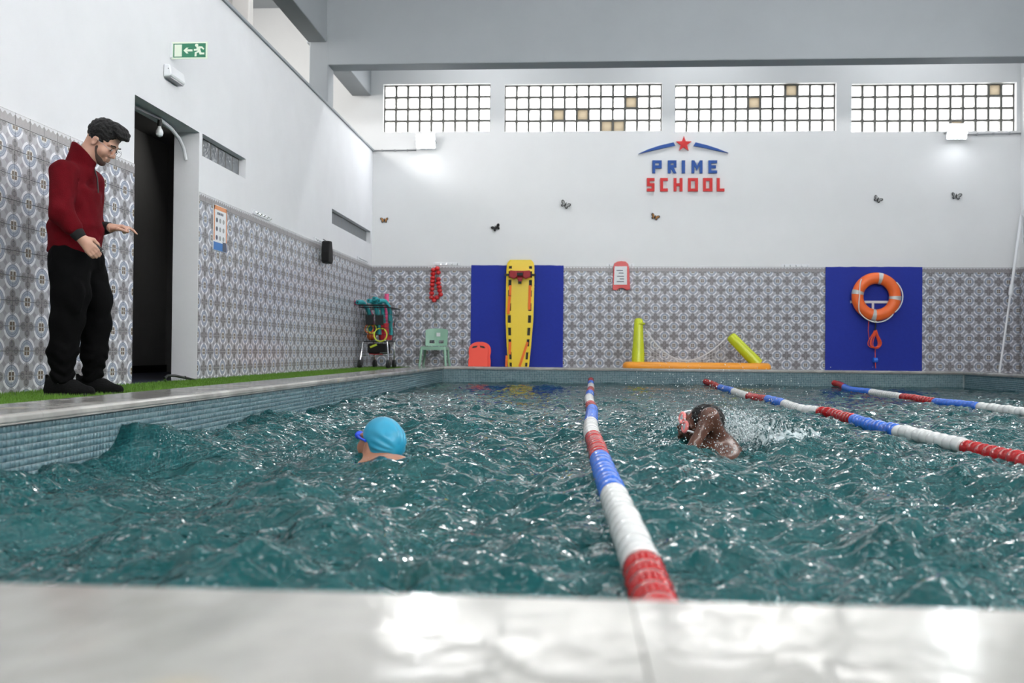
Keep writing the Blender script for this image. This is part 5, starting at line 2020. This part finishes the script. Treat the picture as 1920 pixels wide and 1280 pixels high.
# coral kickboards leaning at the mat's corner
def kickboard(x, y, lab, dx=0.0):
    o = (x, y, ZF)
    root = empty('kickboard', o)
    tag(root, lab, 'kickboard', 'coral kickboards by the blue mat')
    w, h = .168, .455
    pts = [(-w, 0), (w, 0), (w, h * .30), (w * .93, h * .45), (w, h * .60)]
    for k in range(13):
        a = math.pi * k / 12
        pts.append((w * math.cos(a), h * .70 + h * .30 * math.sin(a)))
    pts += [(-w, h * .60), (-w * .93, h * .45), (-w, h * .30)]
    lean = 0.22
    f3 = lambda u, v, d=0: (x + u, y + lean * v - d, ZF + .005 + v)
    MB(origin=o).prism([f3(u, v) for u, v in pts], (0, -.03, 0)).build('board', M['coral'], root, bevel=.008)
    for sx in (-1, 1):
        hole = [(sx * .018, h * .86), (sx * .09, h * .835), (sx * .118, h * .765), (sx * .085, h * .765), (sx * .03, h * .795)]
        MB(origin=o).prism([f3(u, v, .031) for u, v in hole], (0, -.002, 0)).build('hand_hole', M['darkmetal'], root)
    return root


kickboard(-1.60, 15.40, 'coral red kickboard standing in front at the left edge of the blue mat')
kickboard(-1.562, 15.445, 'coral red kickboard half hidden behind the front one')

# sage green plastic chair
o = (-2.30, 15.2, ZF)
root = empty('chair', o)
tag(root, 'sage green plastic chair standing before the tiled end wall', 'chair')
cx, cy = -2.31, 15.2
seat = [(-.205, -.20), (.205, -.20), (.215, -.15), (.20, .19), (-.20, .19), (-.215, -.15)]
MB(origin=o).prism([(cx + u, cy + v, .300) for u, v in seat], (0, 0, .022)).build('seat', M['sage'], root, bevel=.008)
# curved back with a slot
b = MB(origin=o)
for (u0, u1, v0, v1) in ((-.185, .185, .43, .63), (-.185, .185, .335, .375), (-.185, -.12, .375, .43), (-.035, .035, .375, .43), (.12, .185, .375, .43)):
    n = 8
    vs, fs = [], []
    for i in range(n + 1):
        u = u0 + (u1 - u0) * i / n
        for v in (v0, v1):
            for d in (0, .016):
                tw = 1 + (v - .33) * .12
                vs.append((cx + u * tw, cy + .20 + .05 * (v - .33) / .3 - .9 * u * u + d, v - (0.03 * (abs(u) / .185) ** 4 if v > .62 else 0)))
    for i in range(n):
        a = i * 4
        fs += [(a, a + 4, a + 6, a + 2), (a + 1, a + 3, a + 7, a + 5), (a + 2, a + 6, a + 7, a + 3), (a, a + 1, a + 5, a + 4)]
    fs += [(0, 2, 3, 1), (n * 4, n * 4 + 1, n * 4 + 3, n * 4 + 2)]
    b.add(vs, fs)
b.build('backrest', M['sage'], root)
for sx in (-1, 1):
    for sy in (-1, 1):
        MB(origin=o).tube([(cx + sx * .19, cy + sy * .175, .305), (cx + sx * .205, cy + sy * .20, .12), (cx + sx * (.225 if sy < 0 else .235), cy + sy * .235, ZF)], [.024, .021, .018], 10).build('leg', M['sage'], root, smooth=True)
    MB(origin=o).obox((cx + sx * .198, cy, .285), (.010, 0, 0), (0, .18, 0), (0, 0, .018)).build('side_rail', M['sage'], root, bevel=.004)
MB(origin=o).obox((cx, cy - .19, .285), (.19, 0, 0), (0, .010, 0), (0, 0, .022)).build('apron', M['sage'], root, bevel=.004)
# sheet taped to the chair back
MB(origin=o).obox((cx + .03, cy + .195, .525), (.032, 0, 0), (0, .002, 0), (0, 0, .032)).build('taped_label', M['paper'], root)

# string of red floats hanging on a hook rail
pix = [(815, 502), (820, 503), (822, 511), (822, 523.5), (822, 530.5), (823.5, 538), (824.5, 545), (826, 552), (819, 557.5), (814, 563), (809, 557.5), (809.5, 549.5), (810, 541.5), (810.5, 534), (811, 527.5), (811.5, 520.5), (812, 513), (812.5, 506)]
P = [Bk(x, y, 0.05) for x, y in pix]
o = tuple(P[0])
root = empty('float_string', o)
tag(root, 'loop of round red floats on a cord hanging above the green chair', 'float string')
for k, p in enumerate(P[1:]):
    me = None
    MB(origin=o).ball(p, (.044, .044, .038), 14, 10).build('float', M['red'], root, smooth=True)
MB(origin=o).tube([np.array(p) for p in P], .004, 6, closed=True).build('cord', M['greencord'], root, smooth=True)
MB(origin=o).tube([Bk(814, 566, .03), Bk(815.5, 590, .03), Bk(816, 608, .03)], .003, 5).tube([Bk(822, 560, .03), Bk(824, 578, .03), Bk(820, 572, .03)], .003, 5).build('loose_end', M['greencord'], root, smooth=True)

# red board with a sheet on the hook rail
o = tuple(Bk(1165, 545, 0.04))
root = empty('kickboard', o)
tag(root, 'red board with a notched foot and clipped white sheet, on hook rail', 'kickboard')
out_ = [(1150, 500), (1151.5, 494), (1157, 490.5), (1165, 489.5), (1173, 490.5), (1178, 495), (1179.5, 501), (1181.5, 543), (1174, 544), (1170, 541), (1165, 540), (1160, 541), (1156, 544.5), (1148.5, 543.5)]
MB(origin=o).prism([Bk(x, y, .035) for x, y in out_], (0, -.03, 0)).build('board', M['red'], root, bevel=.005)
MB(origin=o).prism([Bk(x, y, .0665) for x, y in ((1152.5, 499), (1175.5, 499), (1175.5, 533.5), (1151, 533.5))], (0, -.002, 0)).build('sheet', M['paper'], root)
b = MB(origin=o)
for (x, y, w) in ((1156, 506, 12), (1160, 511, 9), (1157, 517, 13), (1162, 522, 8), (1156, 527, 14)):
    b.prism([Bk(u, v, .069) for u, v in ((x, y), (x + w, y), (x + w, y + 1.6), (x, y + 1.6))], (0, -.0006, 0))
b.build('printed_lines', M['posterdark'], root)

# inflatable water-volleyball set
o = (0.83, 15.15, ZF)
root = empty('inflatable_net_set', o)
tag(root, 'inflatable pool volleyball set with orange base, yellow posts and sagging net', 'inflatable')
yb_ = 15.12
zc_ = .028
loop = [(0.86, yb_ - .06), (1.2, yb_ - .12), (2.0, yb_ - .12), (2.8, yb_ - .12), (3.13, yb_ - .06), (3.17, yb_ + .08), (3.05, yb_ + .20), (2.4, yb_ + .22), (1.6, yb_ + .22), (1.0, yb_ + .20), (0.86, yb_ + .08)]
N_ = 90
lp = np.array(loop + loop[:1])
acc = np.concatenate([[0], np.cumsum(np.linalg.norm(np.diff(lp, axis=0), axis=1))])
tt = np.linspace(0, acc[-1], N_, endpoint=False)
path = np.stack([np.interp(tt, acc, lp[:, 0]), np.interp(tt, acc, lp[:, 1])], 1)
for _ in range(4):
    path = (path + np.roll(path, 1, 0) + np.roll(path, -1, 0)) / 3
pts = [(p[0], p[1], zc_) for p in path]
MB(origin=o).tube(pts, [.075 - .004 * (i % 3 == 0) for i in range(N_)], 14, closed=True).build('base_tube', M['orange'], root, smooth=True)
def post_(p0, p1, r0, r1, nm):
    p0, p1 = np.array(p0), np.array(p1)
    P = [p0 + (p1 - p0) * t for t in (0, .02, .25, .5, .75, .94, .98, 1)]
    R = [r0 * .7, r0, r0 * .98, r0 + (r1 - r0) * .5, r0 + (r1 - r0) * .8, r1, r1 * .85, r1 * .45]
    return MB(origin=o).tube(P, R, 14).build(nm, M['lime'], root, smooth=True)
post_((1.058, yb_, .06), (1.065, yb_ + .05, .815), .105, .072, 'post')
post_((3.00, yb_, .07), (2.545, yb_ + .05, .545), .098, .085, 'post')
MB(origin=o).ball((1.10, yb_ + .02, .725), (.075, .06, .025), 12, 8).build('valve_flap', M['lime'], root, smooth=True)
# net: two head cords and sparse mesh between them
def sag(t, z0, z1, drop):
    return np.array((1.17 + (2.49 - 1.17) * t, yb_ - .02, z0 + (z1 - z0) * t - drop * 4 * t * (1 - t) * (1 - .25 * (t - .3))))
ts_ = np.linspace(0, 1, 29)
b = MB(origin=o)
b.tube([sag(t, .64, .52, .47) for t in ts_], .011, 6)
b.build('head_cord', M['netcord'], root, smooth=True)
b = MB(origin=o)
for i in range(1, 28):
    top = sag(ts_[i], .64, .52, .47)
    bot = np.array((top[0], yb_ - .04, .09))
    if top[2] > .12:
        b.tube([top, bot], .0026, 4, caps=False)
for lev in (.25, .5, .75):
    b.tube([np.array((sag(t, .64, .52, .47)[0], yb_ - .03, max(.09, .09 + (sag(t, .64, .52, .47)[2] - .09) * (1 - lev)))) for t in ts_], .0026, 4, caps=False)
b.build('net_mesh', M['netcord'], root)
b = MB(origin=o)
for a in (1.45, 2.62):
    b.tube([(a, yb_ - .10, .108), (a + .05, yb_ - .16, .09), (a + .10, yb_ - .195, .02)], .004, 5)
b.build('tie_cord', M['netcord'], root, smooth=True)

# life ring on its bracket
c = Bk(1643, 556, .10)
o = tuple(c)
root = empty('life_ring', o)
tag(root, 'orange life ring with silver bands and white grab line on the blue mat', 'life ring')
RJ, rn = .305, .095
n1, n2 = 56, 18
vs, fs = [], []
def tor(a, bb, k=1.0):
    rr = RJ + rn * k * math.cos(bb)
    return (c[0] + rr * math.cos(a), c[1] - .075 * k * math.sin(bb), c[2] + rr * math.sin(a))
for i in range(n1):
    for j in range(n2):
        vs.append(tor(2 * math.pi * i / n1, 2 * math.pi * j / n2))
for i in range(n1):
    for j in range(n2):
        fs.append((i * n2 + j, ((i + 1) % n1) * n2 + j, ((i + 1) % n1) * n2 + (j + 1) % n2, i * n2 + (j + 1) % n2))
MB(origin=o).add(vs, fs).build('ring', M['orangering'], root, smooth=True)
for deg in (80, 168, -4, 262):
    vs, fs = [], []
    m_ = 4
    for i in range(m_ + 1):
        a = math.radians(deg - 5.5 + 11 * i / m_)
        for j in range(n2):
            vs.append(tor(a, 2 * math.pi * j / n2, 1.025))
    for i in range(m_):
        for j in range(n2):
            fs.append((i * n2 + j, (i + 1) * n2 + j, (i + 1) * n2 + (j + 1) % n2, i * n2 + (j + 1) % n2))
    MB(origin=o).add(vs, fs).build('reflective_band', M['band'], root, smooth=True)
fix = [(-132, .37), (-48, .37), (38, .37), (132, .37)]
ropepts = []
for a0, a1, mid, fr in ((132, 222, .30, -.085), (222, 312, .425, -.03), (318, 398, .40, -.05)):
    pts = []
    for i in range(15):
        t = i / 14
        a = math.radians(a0 + (a1 - a0) * t)
        r = .385 + (mid - .385) * math.sin(math.pi * t)
        pts.append((c[0] + r * math.cos(a), c[1] - .055 + fr * math.sin(math.pi * t) * .5, c[2] + r * math.sin(a)))
    MB(origin=o).tube(pts, .009, 6).build('grab_line', M['cord'], root, smooth=True)
# bracket behind the ring
o = (c[0], YB - .03, c[2] - .15)
br = MB(origin=o).box(c[0] - .40, YB - .045, c[2] - .105, c[0] + .34, YB - .027, c[2] - .065).build('ring_bracket', M['white'])
tag(br, 'white T-shaped bracket seen through the life ring', 'bracket')
MB(origin=o).box(c[0] - .052, YB - .045, c[2] - .42, c[0] - .017, YB - .027, c[2] - .105).build('upright', M['white'], br)
MB(origin=o).box(c[0] - .05, YB - .20, c[2] - .42, c[0] - .02, YB - .027, c[2] - .405).build('support_arm', M['white'], br)
# coil of orange throw line under the ring
cc = Bk(1639, 636, .07)
o = tuple(cc)
root = empty('rope_coil', o)
tag(root, 'coil of orange-red throwing line hanging under the life ring', 'rope')
b = MB(origin=o)
for k in range(9):
    w = .06 + .06 * rng.random()
    h_ = .13 + .025 * rng.random()
    dx = rng.uniform(-.03, .03)
    pts = []
    for i in range(22):
        a = 2 * math.pi * i / 22
        z = math.cos(a) * h_
        pts.append((cc[0] + dx + w * math.sin(a) * (0.55 - 0.5 * z / h_) * 1.3, cc[1] - .02 + .006 * (k - 4), cc[2] + z))
    b.tube(pts, .007, 6, closed=True)
b.build('loops', M['redcord'], root, smooth=True)
MB(origin=o).tube([Bk(1629, 601, .05), Bk(1628, 620, .05), Bk(1630, 638, .06)], .006, 6).build('lead', M['redcord'], root, smooth=True)
MB(origin=o).tube([Bk(1641, 652, .06), Bk(1641, 672, .06), Bk(1642, 690, .06)], .006, 6).build('tail', M['redcord'], root, smooth=True)
MB(origin=o).tube([Bk(1641, 600, .07), Bk(1642, 612, .07), Bk(1640, 622, .07)], .012, 6).build('tie', M['black'], root, smooth=True)
f_ = Bk(1641, 675, .06)
MB(origin=o).lathe([(.025, -.04), (.042, -.03), (.042, .03), (.025, .04)], f_, (1, 0, 0), 14).build('float', M['rope_b'], root, smooth=True)

# telescopic pole leaning in the right corner
pa_, pb_ = np.array((6.86, 15.30, ZF)), np.array((7.31, 15.53, 2.55))
o = tuple(pa_)
pole = MB(origin=o).tube([pa_ + (pb_ - pa_) * t for t in (0, .5, .535)], .016, 10).tube([pa_ + (pb_ - pa_) * t for t in (.53, 1.0)], .022, 10).build('telescopic_pole', M['white'], smooth=True)
tag(pole, 'thin white telescopic pole leaning in the right-hand corner', 'pole')
MB(origin=o).tube([pa_ + (pb_ - pa_) * t for t in (.495, .505, .555, .565)], [.026, .034, .034, .026], 12).build('lock_collar', M['white'], pole, smooth=True)

# white cable loop on the right wall
pts = [(XR - .02, 15.45, 3.5), (XR - .02, 15.45, 2.9), (XR - .05, 15.40, 2.70), (XR - .08, 15.42, 2.55), (XR - .04, 15.48, 2.46), (XR - .02, 15.50, 2.1)]
cb = MB(origin=pts[0]).tube(pts, .010, 8).build('hanging_cable', M['white'], smooth=True)
tag(cb, 'white cable drooping in a loop on the right-hand wall', 'cable')
for z in (3.3, 2.2):
    MB(origin=pts[0]).box(XR - .035, 15.43, z - .012, XR, 15.47, z + .012).build('clip', M['white'], cb)

# ================================================================== SHOPPING TROLLEY WITH POOL TOYS
ang = math.radians(-6)
to = (-3.12, 14.62, ZF)
root = empty('shopping_trolley', to, ang)
tag(root, 'wire shopping trolley full of pool toys in the left corner', 'trolley')


def tw(u, v, z):
    """trolley coordinates (u right, v away, z up) -> world"""
    return np.array((to[0] + u * math.cos(ang) - v * math.sin(ang), to[1] + u * math.sin(ang) + v * math.cos(ang), to[2] + z))


zb0, zb1 = .44, .98
bx_ = lambda sx, sy, z: ((.185 + .055 * (z - zb0) / (zb1 - zb0)) * sx, (.24 + .06 * (z - zb0) / (zb1 - zb0)) * sy)
def side_pts(z, n=8):
    out = []
    cs = [(-1, -1), (1, -1), (1, 1), (-1, 1)]
    for i in range(4):
        a, c_ = cs[i], cs[(i + 1) % 4]
        for k in range(n):
            t = k / n
            u, v = bx_(a[0] + (c_[0] - a[0]) * t, a[1] + (c_[1] - a[1]) * t, z)
            out.append((u, v, z))
    return out
b = MB()
lo, hi_ = side_pts(zb0), side_pts(zb1)
for p, q in zip(lo, hi_):
    b.tube([p, q], .0036, 5, caps=False)
for k in range(1, 5):
    b.tube(side_pts(zb0 + (zb1 - zb0) * k / 5), .0036, 5, closed=True)
for k in range(-4, 5):
    b.tube([bx_(k / 4.5, -1, zb0) + (zb0,), bx_(k / 4.5, 1, zb0) + (zb0,)], .0022, 5, caps=False)
b.build('basket', M['wire'], root, smooth=True)
MB().tube(side_pts(zb1), .009, 8, closed=True).build('rim', M['darkmetal'], root, smooth=True)
MB().tube(side_pts(zb0), .007, 8, closed=True).build('basket_base', M['darkmetal'], root, smooth=True)
MB().tube([(-.23, -.31, 1.0), (-.23, -.36, 1.01), (.23, -.36, 1.01), (.23, -.31, 1.0)], .013, 10).build('handle', M['darkmetal'], root, smooth=True)
for sx in (-1, 1):
    MB().tube([(sx * .20, -.22, .44), (sx * .225, -.24, .22), (sx * .235, -.27, .09)], .011, 8).tube([(sx * .18, .22, .44), (sx * .17, .24, .22), (sx * .165, .26, .09)], .011, 8).build('frame_leg', M['chrome'], root, smooth=True)
    for sy, wx in ((-1, .235), (1, .165)):
        wv = sy * .27
        MB().lathe([(.03, -.02), (.07, -.018), (.075, 0), (.07, .018), (.03, .02)], (sx * wx, wv, .0755), (1, 0, 0), 18).build('wheel', M['black'], root, smooth=True)
        MB().box(sx * wx - .02, wv - .02, .06, sx * wx - .015, wv + .02, .14).box(sx * wx + .015, wv - .02, .06, sx * wx + .02, wv + .02, .14).build('fork', M['greymetal'], root)
MB().tube([(-.21, -.25, .26), (-.10, -.27, .26), (-.08, -.27, .20), (.08, -.27, .20), (.10, -.27, .26), (.21, -.25, .26)], .006, 6).tube([(-.17, .24, .22), (.17, .24, .22)], .006, 6).tube([(-.2, -.25, .22), (-.17, .24, .22)], .006, 6).tube([(.2, -.25, .22), (.17, .24, .22)], .006, 6).build('lower_tray', M['chrome'], root, smooth=True)
for x0_, x1_ in ((-.145, -.01), (.015, .155)):
    MB().box(x0_, -.285, .70, x1_, -.275, .86).build('name_plate', M['darkmetal'], root, bevel=.003)


def world_thing(name, lab, cat, material, mb, group='pool toys in the trolley', smooth=True):
    o = mb.build(name, material, None, smooth=smooth)
    tag(o, lab, cat, group)
    return o


def noodle(pts, material, lab):
    P = [tw(*p) for p in pts]
    # resample into a smooth bend
    P = np.array(P)
    t = np.linspace(0, len(P) - 1, 22)
    Q = np.stack([np.interp(t, range(len(P)), P[:, k]) for k in range(3)], 1)
    for _ in range(3):
        Q[1:-1] = (Q[:-2] + Q[1:-1] + Q[2:]) / 3
    o = world_thing('pool_noodle', lab, 'pool noodle', M[material], MB(origin=tuple(Q[0])).tube(list(Q), .036, 14), 'foam noodles in the trolley')
    d = Q[-1] - Q[-2]
    d /= np.linalg.norm(d)
    MB(origin=tuple(Q[0])).lathe([(.012, -.002), (.013, .001)], Q[-1], d, 12).build('bore', M['darkmetal'], o)
    return o


noodle([(-.14, 0, .55), (-.16, -.05, .92), (-.22, -.20, 1.07), (-.26, -.34, 1.055)], 'teal', 'teal foam noodle bending left out of the trolley')
noodle([(-.12, .08, .55), (-.16, .05, .90), (-.25, -.14, 1.05), (-.31, -.30, 1.05)], 'pink', 'pink foam noodle poking out at the left of the trolley')
noodle([(-.04, .05, .55), (-.06, .04, .9), (-.08, .0, 1.16)], 'teal', 'teal foam noodle standing upright in the trolley')
noodle([(.03, -.1, .55), (.0, -.1, .92), (-.05, -.2, 1.07), (-.08, -.33, 1.08)], 'teal', 'teal foam noodle at the middle of the trolley, end towards the pool')
noodle([(.08, 0, .55), (.06, -.04, .95), (.03, -.16, 1.10), (.0, -.30, 1.115)], 'teal', 'teal foam noodle bending forward just right of the upright one')
noodle([(.19, -.02, .55), (.19, -.06, .95), (.14, -.16, 1.09), (.08, -.30, 1.08)], 'teal', 'teal foam noodle curving out at the right side of the trolley')
noodle([(.06, .16, .55), (.06, .15, .95), (.065, .15, 1.22)], 'pink', 'pink foam noodle standing highest at the back of the trolley')
def hoop(c, r, tilt, material, lab, th=.011):
    c = tw(*c)
    u = np.array((math.cos(ang), math.sin(ang), 0))
    v = np.array((0, math.sin(tilt), math.cos(tilt)))
    return world_thing('dive_ring', lab, 'ring', M[material], MB(origin=tuple(c)).tube(circle(c, r, u, v, 28), th, 8, closed=True), 'rings in the trolley')


hoop((.10, -.262, .545), .105, .15, 'hoop', 'large yellow-green ring against the trolley front')
hoop((-.055, -.22, .64), .070, .2, 'hoop', 'small yellow-green ring left of the large one', .009)
hoop((-.11, -.20, .645), .070, .3, 'strap', 'orange ring behind the small yellow-green one', .009)
c = tw(-.10, -.10, .53)
ball = world_thing('ball', 'orange ball at the bottom left of the trolley basket', 'ball', M['ball'], MB(origin=tuple(c)).ball(c, .075, 20, 14))
MB(origin=tuple(c)).tube(circle(c, .0755, (1, 0, 0), (0, .3, .95), 30), .002, 5, closed=True).build('seam', M['black'], ball, smooth=True)
c = tw(.09, .02, .62)
M['redpile'] = mat('red_foam_toy', srgb(206, 40, 58), 0.5, noise=(14, 0.2))
bk = MB(origin=tuple(c))
bk.lathe([(.10, -.15), (.125, .10), (.132, .10), (.132, .115), (.118, .115), (.095, -.13)], c, (0, 0, 1), 24)
bucket = world_thing('bucket', 'red toy bucket inside the trolley basket', 'bucket', M['redpile'], bk)
MB(origin=tuple(c)).tube(circle(c + np.array((0, 0, .10)), .128, (1, 0, 0), (0, -.5, .85), 16, 0, math.pi), .005, 6).build('handle', M['redpile'], bucket, smooth=True)
c = tw(.0, -.12, .33)
o = tuple(c)
bg = MB(origin=o).obox(tw(.01, -.05, .325), tw(.15, 0, 0) - tw(0, 0, 0), tw(0, .16, 0) - tw(0, 0, 0), (0, 0, .085)).build('equipment_bag', M['blacksoft'], bevel=.035, seg=3)
tag(bg, 'black bag with a yellow tag on the lower tray of the trolley', 'bag')
MB(origin=o).obox(tw(-.03, -.215, .37), (tw(.055, 0, .022) - tw(0, 0, 0)), tw(0, .004, 0) - tw(0, 0, 0), (-.006, 0, .014)).build('tag', M['hoop'], bg)
MB(origin=o).tube([tw(-.1, -.2, .24), tw(0, -.22, .235), tw(.12, -.2, .24)], .006, 6).build('piping', M['red'], bg, smooth=True)
